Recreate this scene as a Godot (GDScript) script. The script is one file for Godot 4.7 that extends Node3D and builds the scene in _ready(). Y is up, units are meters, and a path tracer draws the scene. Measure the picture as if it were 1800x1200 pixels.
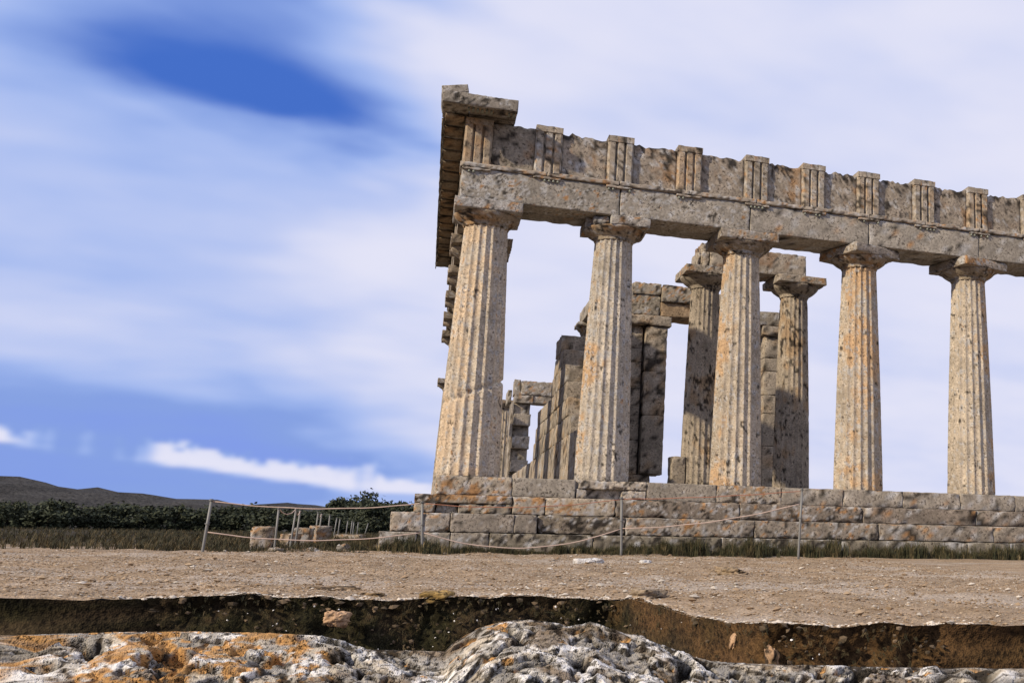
extends Node3D
# A ruined Doric temple on its stepped platform, seen from below across a gravel terrace.
# x runs along the front to the right, y is up, z comes towards the viewer; the top of the platform is y = 0
# and the corner column stands at the origin.

var N1 := FastNoiseLite.new()
var N2 := FastNoiseLite.new()
var N3 := FastNoiseLite.new()
var N4 := FastNoiseLite.new()
var rng := RandomNumberGenerator.new()
var M := {}
var used := {}

const OCHRE := Color(0.50, 0.275, 0.115)
const CRUST := Color(0.035, 0.03, 0.026)
const LICHEN := Color(0.74, 0.74, 0.74)

# ------------------------------------------------------------------ helpers
func numbered(called: String) -> String:
	if not used.has(called):
		used[called] = 0
		return called
	used[called] += 1
	return "%s_%03d" % [called, used[called]]

func tag(o: Node, label: String, category: String, group := "", kind := "thing") -> void:
	if label: o.set_meta("label", label)
	if category: o.set_meta("category", category)
	if group: o.set_meta("group", group)
	if kind: o.set_meta("kind", kind)

func thing(called: String, label: String, category: String, at := Vector3.ZERO, group := "") -> Node3D:
	var o := Node3D.new()
	o.name = numbered(called)
	add_child(o)
	o.position = at
	tag(o, label, category, group)
	return o

func part(called: String, mesh: Mesh, mat: Material, parent: Node, at := Vector3.ZERO) -> MeshInstance3D:
	var o := MeshInstance3D.new()
	var taken := parent.get_node_or_null(NodePath(called)) != null
	o.name = called
	if taken:
		var k := 1
		while parent.get_node_or_null(NodePath("%s_%03d" % [called, k])) != null: k += 1
		o.name = "%s_%03d" % [called, k]
	o.mesh = mesh
	o.material_override = mat
	o.position = at
	parent.add_child(o, true)
	return o

func single(called: String, mesh: Mesh, mat: Material, at := Vector3.ZERO) -> MeshInstance3D:
	var o := MeshInstance3D.new()
	o.name = numbered(called)
	o.mesh = mesh
	o.material_override = mat
	o.position = at
	add_child(o)
	return o

func sst(a: float, b: float, x: float) -> float:
	var t := clampf((x - a) / (b - a), 0.0, 1.0)
	return t * t * (3.0 - 2.0 * t)

func finish(v: PackedVector3Array, c: PackedColorArray, idx: PackedInt32Array) -> ArrayMesh:
	var a := []
	a.resize(Mesh.ARRAY_MAX)
	a[Mesh.ARRAY_VERTEX] = v
	if c.size(): a[Mesh.ARRAY_COLOR] = c
	a[Mesh.ARRAY_INDEX] = idx
	var st := SurfaceTool.new()
	st.create_from_arrays(a)
	st.generate_normals()
	st.index()
	return st.commit()

func finish_flat(v: PackedVector3Array, c: PackedColorArray, idx: PackedInt32Array) -> ArrayMesh:
	var fv := PackedVector3Array()
	var fn := PackedVector3Array()
	var fc := PackedColorArray()
	for k in range(0, idx.size(), 3):
		var p := v[idx[k]]
		var q := v[idx[k + 1]]
		var r := v[idx[k + 2]]
		var n := (r - p).cross(q - p).normalized()
		for j in 3:
			fv.append(v[idx[k + j]])
			fn.append(n)
			fc.append(c[idx[k + j]] if c.size() else Color.WHITE)
	var a := []
	a.resize(Mesh.ARRAY_MAX)
	a[Mesh.ARRAY_VERTEX] = fv
	a[Mesh.ARRAY_NORMAL] = fn
	a[Mesh.ARRAY_COLOR] = fc
	var m := ArrayMesh.new()
	m.add_surface_from_arrays(Mesh.PRIMITIVE_TRIANGLES, a)
	return m

# stone colour at a place: a base tone with patches of ochre lichen, black crust and white lichen
func tint(p: Vector3, s: Dictionary, toward := 0.0) -> Color:
	var n1 := N1.get_noise_3dv(p)
	var n2 := N2.get_noise_3dv(p)
	var n3 := N3.get_noise_3dv(p)
	var c: Color = s.base * (1.0 + 0.28 * n1 + 0.24 * n2 + 0.20 * n3)
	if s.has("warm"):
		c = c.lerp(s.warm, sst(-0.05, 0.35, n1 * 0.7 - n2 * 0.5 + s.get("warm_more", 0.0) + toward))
	if s.has("ochre"):
		var t: float = n2 * 0.75 + n3 * 0.6 + 0.35 * N1.get_noise_3dv(p + Vector3(31, 7, 3)) + s.ochre
		if s.has("ochre_top"): t += s.ochre_top * sst(s.top - 0.16, s.top, p.y)
		c = c.lerp(OCHRE * (1.0 + 0.7 * n3), 0.9 * sst(0.16, 0.34, t))
	if s.has("white"):
		var t: float = N2.get_noise_3dv(p * 1.3 + Vector3(5, 50, 9)) * 0.7 + N3.get_noise_3dv(p + Vector3(9, 1, 70)) * 0.8 + s.white
		if s.has("patch"):
			var e: Array = s.patch
			t += e[2] * (1.0 - sst(0.5, 1.0, (p - e[0]).length() / e[1] + 0.25 * n1))
		c = c.lerp(LICHEN, 0.85 * sst(0.16, 0.34, t))
	if s.has("black"):
		var t: float = N2.get_noise_3dv(p + Vector3(70, 2, 19)) * 0.8 + N3.get_noise_3dv(p + Vector3(3, 40, 1)) * 0.7 + 0.3 * n1 + s.black
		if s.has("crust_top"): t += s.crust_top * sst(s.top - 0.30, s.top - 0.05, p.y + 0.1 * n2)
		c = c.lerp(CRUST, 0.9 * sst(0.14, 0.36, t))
	c.a = 1.0
	return c

func cuts(length: float, cell: float, edge: float) -> PackedFloat32Array:
	var n := maxi(1, int(round((length - 2.0 * edge) / cell)))
	var out := PackedFloat32Array([0.0])
	for k in n + 1: out.append(edge + (length - 2.0 * edge) * k / n)
	out.append(length)
	return out

# a weathered block between two corners given in the scene; its mesh is local to the middle of its underside
func block_mesh(a: Vector3, b: Vector3, s: Dictionary, cell := 0.07, rough := 0.010, chip := 0.035) -> ArrayMesh:
	var size := b - a
	var origin := Vector3((a.x + b.x) / 2, a.y, (a.z + b.z) / 2)
	var e := minf(0.022, minf(size.x, minf(size.y, size.z)) * 0.2)
	var g := [cuts(size.x, cell, e), cuts(size.y, cell, e), cuts(size.z, cell * 1.6, e)]
	var v := PackedVector3Array()
	var c := PackedColorArray()
	var idx := PackedInt32Array()
	var shift: Vector3 = s.get("shift", Vector3.ZERO)
	for axis in 3:
		var ua := (axis + 1) % 3
		var va := (axis + 2) % 3
		var gu: PackedFloat32Array = g[ua]
		var gv: PackedFloat32Array = g[va]
		for side in 2:
			var first := v.size()
			for i in gu.size():
				for j in gv.size():
					var q := Vector3.ZERO
					q[axis] = size[axis] * side
					q[ua] = gu[i]
					q[va] = gv[j]
					# distance to the nearest face pair by pair; the second smallest is the distance to an edge
					var d := Vector3(minf(q.x, size.x - q.x), minf(q.y, size.y - q.y), minf(q.z, size.z - q.z))
					var w := a + q + shift
					var big := N2.get_noise_3dv(w * 1.2)
					var small := N3.get_noise_3dv(w * 1.1)
					var p := q
					var inward := rough * (0.6 * big + 0.4 * small + 0.12)
					var ed := maxf(d[ua], 0.0)
					ed = minf(d[ua], d[va])
					var reach := 0.09
					if ed < reach:
						var near := 1.0 - ed / reach
						inward += near * near * near * (0.004 + chip * maxf(0.0, 0.9 * N2.get_noise_3dv(w * 0.8 + Vector3(11, 0, 0)) + 0.6 * small))
					for k in 3:
						if d[k] < 0.0005: p[k] += inward * (1.0 if q[k] < size[k] * 0.5 else -1.0)
						elif d[k] < 0.0235: p[k] += inward * 0.5 * (1.0 if q[k] < size[k] * 0.5 else -1.0)
					v.append(p + a - origin)
					c.append(tint(w, s))
			var nv := gv.size()
			for i in gu.size() - 1:
				for j in nv - 1:
					var k := first + i * nv + j
					if side == 1:
						idx.append_array([k, k + nv + 1, k + nv, k, k + 1, k + nv + 1])
					else:
						idx.append_array([k, k + nv, k + nv + 1, k, k + nv + 1, k + 1])
	return finish(v, c, idx)

func block(called: String, a: Vector3, b: Vector3, s: Dictionary, mat: Material, parent: Node3D, cell := 0.07, rough := 0.010, chip := 0.035) -> MeshInstance3D:
	var origin := Vector3((a.x + b.x) / 2, a.y, (a.z + b.z) / 2)
	return part(called, block_mesh(a, b, s, cell, rough, chip), mat, parent, origin - parent.position)

func toned(s: Dictionary, by: float) -> Dictionary:
	var o := s.duplicate()
	o.base = s.base * by
	return o

# ------------------------------------------------------------------ textures
func seamless(size: int, freq: float, kind: int, sd: int, octaves := 4) -> PackedByteArray:
	var n := FastNoiseLite.new()
	n.seed = sd
	n.frequency = freq
	n.noise_type = kind
	n.fractal_type = FastNoiseLite.FRACTAL_FBM if octaves > 1 else FastNoiseLite.FRACTAL_NONE
	n.fractal_octaves = octaves
	if kind == FastNoiseLite.TYPE_CELLULAR:
		n.cellular_return_type = FastNoiseLite.RETURN_DISTANCE
	return n.get_seamless_image(size, size, false, false, 0.12, true).get_data()

func srgb_table() -> PackedByteArray:
	var t := PackedByteArray()
	t.resize(2049)
	for k in 2049:
		var x := k / 2048.0
		t[k] = int(round(255.0 * (12.92 * x if x <= 0.0031308 else 1.055 * pow(x, 1.0 / 2.4) - 0.055)))
	return t

# kind 0: pitted limestone with pale lichen grains; 1: lichen covered outcrop; 2: gravel; 3: soil
func stone_maps(size: int, kind: int, sd: int) -> Array:
	var S := FastNoiseLite.TYPE_SIMPLEX_SMOOTH
	var lo := seamless(size, 0.012, S, sd, 3)
	var mid := seamless(size, 0.05, S, sd + 1, 3)
	var hi := seamless(size, 0.16, S, sd + 2, 2)
	var pit := seamless(size, 0.06 if kind == 0 else 0.045, FastNoiseLite.TYPE_CELLULAR, sd + 3, 1)
	var patch := seamless(size, 0.03, S, sd + 4, 4)
	var tab := srgb_table()
	var rgb := PackedByteArray()
	rgb.resize(size * size * 3)
	var hm := PackedByteArray()
	hm.resize(size * size)
	for k in size * size:
		var l := lo[k] / 255.0
		var m := mid[k] / 255.0
		var h := hi[k] / 255.0
		var p := pit[k] / 255.0
		var w := patch[k] / 255.0
		var r := 0.0
		var g := 0.0
		var b := 0.0
		var z := 0.0
		if kind == 0:
			var t := 0.52 + 0.22 * (l - 0.5) + 0.26 * (m - 0.5) + 0.24 * (h - 0.5)
			r = t; g = t * 0.975; b = t * 0.94
			var li := clampf((w * 0.8 + h * 0.25 - 0.66) * 6.0, 0.0, 1.0)
			r += (0.80 - r) * li * 0.7; g += (0.81 - g) * li * 0.7; b += (0.82 - b) * li * 0.7
			var pi := clampf((0.345 - 0.55 * m - 0.45 * h + 0.30 * (l - 0.5) + 0.05 * (0.5 - p)) * 9.0, 0.0, 1.0)
			r *= 1.0 - 0.66 * pi; g *= 1.0 - 0.68 * pi; b *= 1.0 - 0.70 * pi
			z = 0.50 + 0.25 * (m - 0.5) + 0.30 * (h - 0.5) + 0.10 * li - 0.42 * pi
		elif kind == 1:
			var t := 0.62 + 0.26 * (m - 0.5) + 0.26 * (h - 0.5)
			r = t; g = t * 0.985; b = t * 0.96
			var li := clampf((w + 0.20 * (h - 0.5) - 0.56) * 7.0, 0.0, 1.0)
			r += (0.85 - r) * li * 0.7; g += (0.85 - g) * li * 0.7; b += (0.86 - b) * li * 0.7
			var pi := clampf((0.39 - 0.55 * m - 0.45 * h + 0.25 * (l - 0.5)) * 10.0, 0.0, 1.0)
			r *= 1.0 - 0.85 * pi; g *= 1.0 - 0.86 * pi; b *= 1.0 - 0.87 * pi
			z = 0.45 + 0.35 * (m - 0.5) + 0.30 * (h - 0.5) + 0.12 * li - 0.35 * pi
		elif kind == 2:
			var peb := clampf((0.42 - p) * 3.2, 0.0, 1.0)
			var t := 0.52 + 0.22 * (l - 0.5) + 0.45 * (m - 0.5) + 0.55 * (h - 0.5) + 0.12 * peb
			r = t; g = t * 0.97; b = t * 0.93
			var li := clampf((h - 0.70) * 7.0, 0.0, 1.0)
			r += (0.95 - r) * li; g += (0.9 - g) * li; b += (0.85 - b) * li
			z = 0.35 + 0.3 * peb + 0.35 * (h - 0.5) + 0.2 * (m - 0.5)
		else:
			var t := 0.45 + 0.35 * (l - 0.5) + 0.55 * (m - 0.5) + 0.55 * (h - 0.5)
			r = t * 1.02; g = t * 0.96; b = t * 0.88
			var pi := clampf((0.30 - p) * 5.0, 0.0, 1.0)
			r *= 1.0 - 0.5 * pi; g *= 1.0 - 0.5 * pi; b *= 1.0 - 0.5 * pi
			z = 0.5 + 0.45 * (m - 0.5) + 0.35 * (h - 0.5) - 0.2 * pi
		rgb[k * 3] = tab[int(clampf(r, 0.0, 1.0) * 2048.0)]
		rgb[k * 3 + 1] = tab[int(clampf(g, 0.0, 1.0) * 2048.0)]
		rgb[k * 3 + 2] = tab[int(clampf(b, 0.0, 1.0) * 2048.0)]
		hm[k] = int(clampf(z, 0.0, 1.0) * 255.0)
	return [ImageTexture.create_from_image(Image.create_from_data(size, size, false, Image.FORMAT_RGB8, rgb)), ImageTexture.create_from_image(Image.create_from_data(size, size, false, Image.FORMAT_L8, hm))]

func stone_mat(called: String, maps: Array, metres: float, relief: float, rough := 0.95) -> StandardMaterial3D:
	var m := StandardMaterial3D.new()
	m.resource_name = called
	m.vertex_color_use_as_albedo = true
	m.albedo_texture = maps[0]
	m.roughness = rough
	m.metallic_specular = 0.3
	m.uv1_triplanar = true
	m.uv1_world_triplanar = true
	m.uv1_triplanar_sharpness = 6.0
	m.uv1_scale = Vector3.ONE / metres
	m.heightmap_enabled = true
	m.heightmap_texture = maps[1]
	m.heightmap_scale = relief
	return m

func plain_mat(called: String, c: Color, rough := 0.9, metal := 0.0) -> StandardMaterial3D:
	var m := StandardMaterial3D.new()
	m.resource_name = called
	m.albedo_color = c.linear_to_srgb()
	m.roughness = rough
	m.metallic = metal
	m.vertex_color_use_as_albedo = true
	return m

# ------------------------------------------------------------------ sky
func sky_image() -> Image:
	var w := 2048
	var h := 1024
	var im := Image.create(w, h, false, Image.FORMAT_RGBF)
	var f := FastNoiseLite.new()
	f.seed = 41
	f.frequency = 1.0
	f.fractal_octaves = 5
	var f2 := FastNoiseLite.new()
	f2.seed = 17
	f2.frequency = 1.0
	f2.fractal_octaves = 4
	var white := Color(0.77, 0.775, 0.93)
	var pale := Color(0.34, 0.47, 0.86)
	var deep := Color(0.06, 0.16, 0.58)
	for y in h:
		var el := (0.5 - (y + 0.5) / h) * PI
		if el < -0.02:
			continue
		var ed := rad_to_deg(el)
		for x in w:
			var az := wrapf((x + 0.5) / w * TAU, -PI, PI)      # 0 looks along -z
			var ad := rad_to_deg(az)
			var d := Vector3(sin(az) * cos(el), sin(el), -cos(az) * cos(el))
			# cloud sheet: noise on a plane overhead, drawn out along one direction
			var inv := 1.0 / (maxf(d.y, 0.0) + 0.16)
			var q := Vector3(d.x * inv * 0.9 + d.z * inv * 0.25, d.z * inv * 1.7, 0.0)
			var n := f.get_noise_3dv(q * 0.9)
			var m := f2.get_noise_3dv(Vector3(3.1 * sin(az), ed * 0.16, 3.1 * cos(az)))
			var fine := f.get_noise_3dv(q * 3.4 + Vector3(0.3 * n, 0, 4))
			var cover := 0.86 + 0.16 * n + 0.14 * m + 0.06 * fine
			cover -= 0.27 * (1.0 - sst(-11.0, 4.0, ad + 6.0 * m)) * sst(-60.0, -30.0, ad)
			# the open blue patch high on the left, a tongue that runs right and thins out
			var edge := 19.4 - 0.10 * (ad + 9.0) + 0.8 * m + 0.35 * n
			var thick := lerpf(6.0, 4.0, clampf((ad + 10.0) / 10.0, 0.0, 1.0))
			var tongue := sst(edge - 1.1, edge + 1.6, ed) * (1.0 - sst(edge + thick * 0.25, edge + thick, ed - 2.5 * n))
			tongue *= (1.0 - sst(-2.5, 3.5, ad)) * sst(-24.0, -9.0, ad)
			var upper := sst(20.0, 22.0, ed) * (1.0 - sst(-9.0, 3.5, ad + 0.35 * (ed - 24.0) + 4.0 * m)) * sst(-26.0, -10.0, ad)
			cover -= (0.50 - 0.24 * fine - 0.2 * n) * tongue + 0.30 * upper
			# a bank of thinner cloud low down, paler upwards
			var low := 1.0 - sst(1.5, 6.5, ed + 1.6 * m + 0.18 * ad)
			cover -= 0.34 * low
			# fair-weather clouds near the horizon
			var base := 2.55 - 0.09 * (ad + 4.0) + 0.25 * f.get_noise_3dv(Vector3(ad * 0.2, 9.0, 0.0))
			var puff := f.get_noise_3dv(Vector3(ad * 0.42, ed * 0.9, 7.0)) + 0.5 * f.get_noise_3dv(Vector3(ad * 1.3, ed * 2.0, 2.0))
			var tall := 0.55 + 0.95 * maxf(0.0, f2.get_noise_3dv(Vector3(ad * 0.12 + 0.8, 0.0, 8.0)) + 0.25)
			var up := (ed - base) / tall
			if up > -0.5 and up < 1.6:
				cover += 0.75 * sst(-0.55, -0.05, f.get_noise_3dv(Vector3(ad * 0.11, 4.0, 1.0))) * sst(-0.25, 0.12, up) * (1.0 - sst(0.55, 1.15, up - 0.9 * puff))
			cover = clampf(cover, 0.0, 1.0)
			var c := deep.lerp(pale, sst(0.0, 0.55, cover)).lerp(white, sst(0.35, 1.0, cover))
			im.set_pixel(x, y, c)
	return im

# ------------------------------------------------------------------ column
# fluted shaft with necking rings, in the scene's metres; base at y = 0
func shaft_mesh(r0: float, r1: float, tall: float, per: int, rows: int, s: Dictionary, at: Vector3, worn: float, crack := 0.0, flutes := 20) -> ArrayMesh:
	var around := flutes * per
	var v := PackedVector3Array()
	var c := PackedColorArray()
	var idx := PackedInt32Array()
	var odir: Vector3 = s.get("odir", Vector3.ZERO)
	var ring := tall - 0.10
	for j in rows + 1:
		var t := float(j) / rows
		var y := tall * t
		var r := lerpf(r0, r1, t) + 0.012 * sin(PI * t)
		for i in around:
			var th := TAU * i / around
			var dir := Vector3(sin(th), 0, cos(th))
			var u := 2.0 * fposmod(float(i) / per, 1.0) - 1.0
			var w := at + dir * r + Vector3(0, y, 0)
			var n2 := N2.get_noise_3dv(w)
			var n3 := N3.get_noise_3dv(w)
			var wear := clampf(0.06 + worn * (0.9 + 1.5 * N1.get_noise_3dv(w * 1.5 + Vector3(40, 0, 0))), 0.0, 1.0)
			var depth := 0.056 * r / 0.5 * (1.0 - 0.55 * wear)
			var q := r - depth * (1.0 - u * u)
			var arris := sst(0.6, 1.0, absf(u))
			q -= arris * (0.006 * wear + 0.040 * wear * maxf(0.0, n3 + 0.35 * n2))
			q += wear * (0.008 * n2 + 0.006 * n3)
			if y > ring + 0.02 and y < ring + 0.045: q -= 0.012
			if crack > 0.0:
				var line := crack + 0.22 * sin(th - 0.2) + 0.05 * n2
				q -= 0.05 * (1.0 - sst(0.012, 0.05, absf(y - line)))
			if t == 0.0: q -= 0.012
			v.append(dir * q + Vector3(0, y, 0))
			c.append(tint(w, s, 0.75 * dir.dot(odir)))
	for j in rows:
		for i in around:
			var a := j * around + i
			var b := j * around + (i + 1) % around
			idx.append_array([a, a + around, b, b, a + around, b + around])
	return finish(v, c, idx)

func lathe(profile: Array, around: int, s: Dictionary, at: Vector3, rough := 0.012) -> ArrayMesh:
	var v := PackedVector3Array()
	var c := PackedColorArray()
	var idx := PackedInt32Array()
	var odir: Vector3 = s.get("odir", Vector3.ZERO)
	for p in profile:
		for i in around:
			var th := TAU * i / around
			var dir := Vector3(sin(th), 0, cos(th))
			var w: Vector3 = at + dir * p.x + Vector3(0, p.y, 0)
			var n := N2.get_noise_3dv(w) + 0.6 * N3.get_noise_3dv(w)
			v.append(dir * maxf(0.0, p.x - rough * n) + Vector3(0, p.y, 0))
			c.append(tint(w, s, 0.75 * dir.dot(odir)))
	for j in profile.size() - 1:
		for i in around:
			var a := j * around + i
			var b := j * around + (i + 1) % around
			idx.append_array([a, a + around, b, b, a + around, b + around])
	return finish(v, c, idx)

func column(called: String, label: String, group: String, at: Vector3, r0: float, r1: float, tall: float, s: Dictionary, mat: Material, o := {}) -> Node3D:
	var t := thing(called, label, "column", at, group)
	var cap: float = o.get("cap", 0.44)          # echinus and abacus together
	var half: float = o.get("half", 0.637)
	var neck := tall - cap
	var per: int = o.get("per", 8)
	part("shaft", shaft_mesh(r0, r1, neck, per, o.get("rows", 90), s, at, o.get("worn", 0.5), o.get("crack", 0.0), o.get("flutes", 20)), mat, t)
	var ab: float = o.get("abacus", 0.205)
	var eh := cap - ab
	var prof := []
	prof.append(Vector2(r1 - 0.06, 0.0))
	prof.append(Vector2(r1 + 0.004, 0.0))
	for k in 3:
		prof.append(Vector2(r1 + 0.012 + 0.008 * k, 0.012 + 0.018 * k))
		prof.append(Vector2(r1 + 0.002 + 0.008 * k, 0.020 + 0.018 * k))
	for k in 8:
		var u := (k + 1) / 8.0
		prof.append(Vector2(lerpf(r1 + 0.02, half * 0.985, 1.0 - pow(1.0 - u, 1.35)), 0.06 + (eh - 0.06) * (0.75 * u + 0.25 * u * u)))
	prof.append(Vector2(half * 0.93, eh))
	prof.append(Vector2(0.0, eh))
	var es: Dictionary = o.get("cap_style", s)
	var e := part("echinus", lathe(prof, 64, es, at + Vector3(0, neck, 0), o.get("cap_rough", 0.006)), mat, t, Vector3(0, neck, 0))
	if o.has("pieces"):
		for p in o.pieces:
			block("abacus", at + p[0], at + p[1], o.get("abacus_style", es), mat, t, 0.06, 0.012, 0.06)
	elif not o.get("bare", false):
		block("abacus", at + Vector3(-half, tall - ab, -half), at + Vector3(half, tall - 0.003, half), o.get("abacus_style", es), mat, t, 0.05, o.get("cap_rough", 0.007), 0.03)
	return t

func copy_of(o: Node3D, at: Vector3, label: String, group: String, turn := 0.0) -> Node3D:
	var c: Node3D = o.duplicate()
	var stem := String(o.name)
	var cut := stem.rfind("_")
	if cut > 0 and stem.substr(cut + 1).is_valid_int(): stem = stem.substr(0, cut)
	c.name = numbered(stem)
	add_child(c)
	c.position = at
	c.rotation.y = turn
	tag(c, label, o.get_meta("category"), group)
	return c

# ------------------------------------------------------------------ frieze pieces
# three upright bars with two full grooves and two half grooves under a plain band; front face at z = 0, base at y = 0
func triglyph_mesh(wide: float, tall: float, deep: float, s: Dictionary, at: Vector3) -> ArrayMesh:
	var h := wide / 2.0
	var k := wide / 0.52
	var half := [Vector2(0.050, 0.0), Vector2(0.056, -0.006), Vector2(0.084, -0.062), Vector2(0.090, -0.062), Vector2(0.118, -0.006), Vector2(0.124, 0.0), Vector2(0.222, 0.0), Vector2(0.228, -0.006), Vector2(0.26, -0.05)]
	var prof := [Vector2(-h, -deep)]
	for j in range(half.size() - 1, -1, -1): prof.append(Vector2(-half[j].x * k, half[j].y))
	for j in half.size(): prof.append(Vector2(half[j].x * k, half[j].y))
	prof.append(Vector2(h, -deep))
	var v := PackedVector3Array()
	var c := PackedColorArray()
	var idx := PackedInt32Array()
	var band := 0.13
	var ys := []
	for j in 13: ys.append((tall - band) * j / 12.0)
	ys.append(tall - band + 0.004)
	ys.append(tall - 0.01)
	ys.append(tall)
	for j in ys.size():
		for i in prof.size():
			var p: Vector2 = prof[i]
			if j >= 13: p = Vector2(p.x, minf(p.y, 0.006) if p.y < -deep + 0.01 else 0.012)
			var w := at + Vector3(p.x, ys[j], p.y)
			var n := N2.get_noise_3dv(w) * 0.010 + N3.get_noise_3dv(w) * 0.012
			var drop := 0.0
			if j == ys.size() - 1: drop = 0.03 * maxf(0.0, N2.get_noise_3dv(w * 1.5))
			v.append(Vector3(p.x + 0.5 * n, ys[j] - drop, p.y - absf(n)))
			c.append(tint(w, s))
	var np := prof.size()
	for j in ys.size() - 1:
		for i in np - 1:
			var a := j * np + i
			idx.append_array([a, a + np, a + 1, a + 1, a + np, a + np + 1])
	var topr := (ys.size() - 1) * np
	for i in range(1, np - 1): idx.append_array([topr, topr + i + 1, topr + i])
	idx.append_array([0, np - 1, topr + np - 1, 0, topr + np - 1, topr])
	return finish_flat(v, c, idx)

# slab with a broken upper edge
func metope_mesh(wide: float, tall: float, deep: float, s: Dictionary, at: Vector3, broken: float) -> ArrayMesh:
	var nx := 14
	var ny := 12
	var v := PackedVector3Array()
	var c := PackedColorArray()
	var idx := PackedInt32Array()
	for face in 2:
		for j in ny + 1:
			for i in nx + 1:
				var x := wide * (float(i) / nx - 0.5)
				var w0 := at + Vector3(x, 0, 0)
				var top := tall - broken * (0.5 + 0.9 * N2.get_noise_3dv(w0 * 1.4) + 0.8 * N3.get_noise_3dv(w0))
				var y := top * j / ny
				var w := at + Vector3(x, y, -deep * face)
				var n := 0.014 * N2.get_noise_3dv(w) + 0.014 * N3.get_noise_3dv(w)
				v.append(Vector3(x, y, -deep * face + n))
				c.append(tint(w, s))
	var row := nx + 1
	var back := row * (ny + 1)
	for j in ny:
		for i in nx:
			var a := j * row + i
			idx.append_array([a, a + row, a + 1, a + 1, a + row, a + row + 1])
			idx.append_array([back + a, back + a + 1, back + a + row, back + a + 1, back + a + row + 1, back + a + row])
	var up := ny * row
	for i in nx:
		idx.append_array([up + i, back + up + i, up + i + 1, up + i + 1, back + up + i, back + up + i + 1])
	for j in ny:
		var l := j * row
		var r := j * row + nx
		idx.append_array([l, back + l, l + row, back + l, back + l + row, l + row])
		idx.append_array([r, r + row, back + r, back + r, r + row, back + r + row])
	return finish(v, c, idx)

# narrow fillet with six pegs hanging from it
func regula_mesh(wide: float, s: Dictionary, at: Vector3) -> ArrayMesh:
	return block_mesh(at + Vector3(-wide / 2, -0.055, -0.02), at + Vector3(wide / 2, 0.0, 0.055), s, 0.05, 0.006, 0.03)

func peg_mesh() -> CylinderMesh:
	var m := CylinderMesh.new()
	m.top_radius = 0.020
	m.bottom_radius = 0.026
	m.height = 0.04
	m.radial_segments = 10
	m.rings = 1
	return m

# ------------------------------------------------------------------ terrain
func bank_edge(x: float) -> float:
	return 12.2 + 2.4 * sst(0.70, 1.32, x) + 0.02 * N1.get_noise_2d(x * 1.3, 50.0) + 0.015 * N3.get_noise_2d(x * 0.5, 8.0) + 0.022 * N4.get_noise_2d(x * 0.5, 3.0)

func ground_height(x: float, z: float) -> float:
	var h := 0.0
	if z > 1.0:
		h = lerpf(-1.36, -1.57, clampf((z - 1.0) / 11.2, 0.0, 1.3))
	else:
		var far := clampf(-z / 60.0, 0.0, 1.0)
		h = lerpf(-1.40, -0.92, far)
		if z < -240.0: h = lerpf(-0.92, -6.0, clampf((-240.0 - z) / 300.0, 0.0, 1.0))
	h -= 0.06 * sst(-1.6, -3.2, x) * (1.0 - clampf(-z / 12.0, 0.0, 1.0)) * sst(4.0, 0.0, z)
	if x > -1.3 and x < 14.6 and z < 1.2 and z > -31.0: h -= 0.15
	var fade := clampf(1.0 - (absf(z) - 20.0) / 60.0, 0.2, 1.0)
	h += 0.045 * N1.get_noise_2d(x * 0.9, z * 0.9) * fade + 0.018 * N2.get_noise_2d(x, z)
	return h

func spaced(stops: Array) -> PackedFloat32Array:
	# stops: [from, step, until, step, until ...]
	var out := PackedFloat32Array([stops[0]])
	var at: float = stops[0]
	for k in range(1, stops.size(), 2):
		while at < stops[k + 1] - 0.001:
			at = minf(at + stops[k], stops[k + 1])
			out.append(at)
	return out

func pebble_mesh(sd: int) -> ArrayMesh:
	var v := PackedVector3Array()
	var idx := PackedInt32Array()
	var r := RandomNumberGenerator.new()
	r.seed = sd
	v.append(Vector3(0, 0.75, 0))
	for i in 6:
		var th := TAU * i / 6.0
		var q := r.randf_range(0.75, 1.15)
		v.append(Vector3(sin(th) * q, r.randf_range(0.0, 0.35), cos(th) * q))
	v.append(Vector3(0, -0.5, 0))
	for i in 6:
		var a := 1 + i
		var b := 1 + (i + 1) % 6
		idx.append_array([0, b, a, 7, a, b])
	return finish_flat(v, PackedColorArray(), idx)

# an irregular stone: a lumpy ball cut by noise, resting on y = 0
func stone_lump(size: Vector3, s: Dictionary, at: Vector3, sd: int, lumpy := 0.35, n := 20) -> ArrayMesh:
	var v := PackedVector3Array()
	var c := PackedColorArray()
	var idx := PackedInt32Array()
	var off := Vector3(sd * 3.7, sd * 1.3, sd * 7.1)
	for j in n + 1:
		var ph := PI * j / n
		for i in n * 2:
			var th := TAU * i / (n * 2)
			var d := Vector3(sin(ph) * sin(th), cos(ph), sin(ph) * cos(th))
			# squarish stone
			var m := maxf(absf(d.x), maxf(absf(d.y), absf(d.z)))
			var q := d * lerpf(1.0, 1.0 / m, 0.45)
			q *= 1.0 + lumpy * (N1.get_noise_3dv(d * 1.1 + off) + 0.5 * N2.get_noise_3dv(d * 0.7 + off) + 0.35 * N3.get_noise_3dv(d * 0.5 + off))
			var p := Vector3(q.x * size.x * 0.5, (q.y * 0.5 + 0.32) * size.y, q.z * size.z * 0.5)
			v.append(p)
			c.append(tint(at + p * 1.5 + off, s))
	for j in n:
		for i in n * 2:
			var a := j * n * 2 + i
			var b := j * n * 2 + (i + 1) % (n * 2)
			idx.append_array([a, b, a + n * 2, b, b + n * 2, a + n * 2])
	return finish(v, c, idx)

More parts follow.
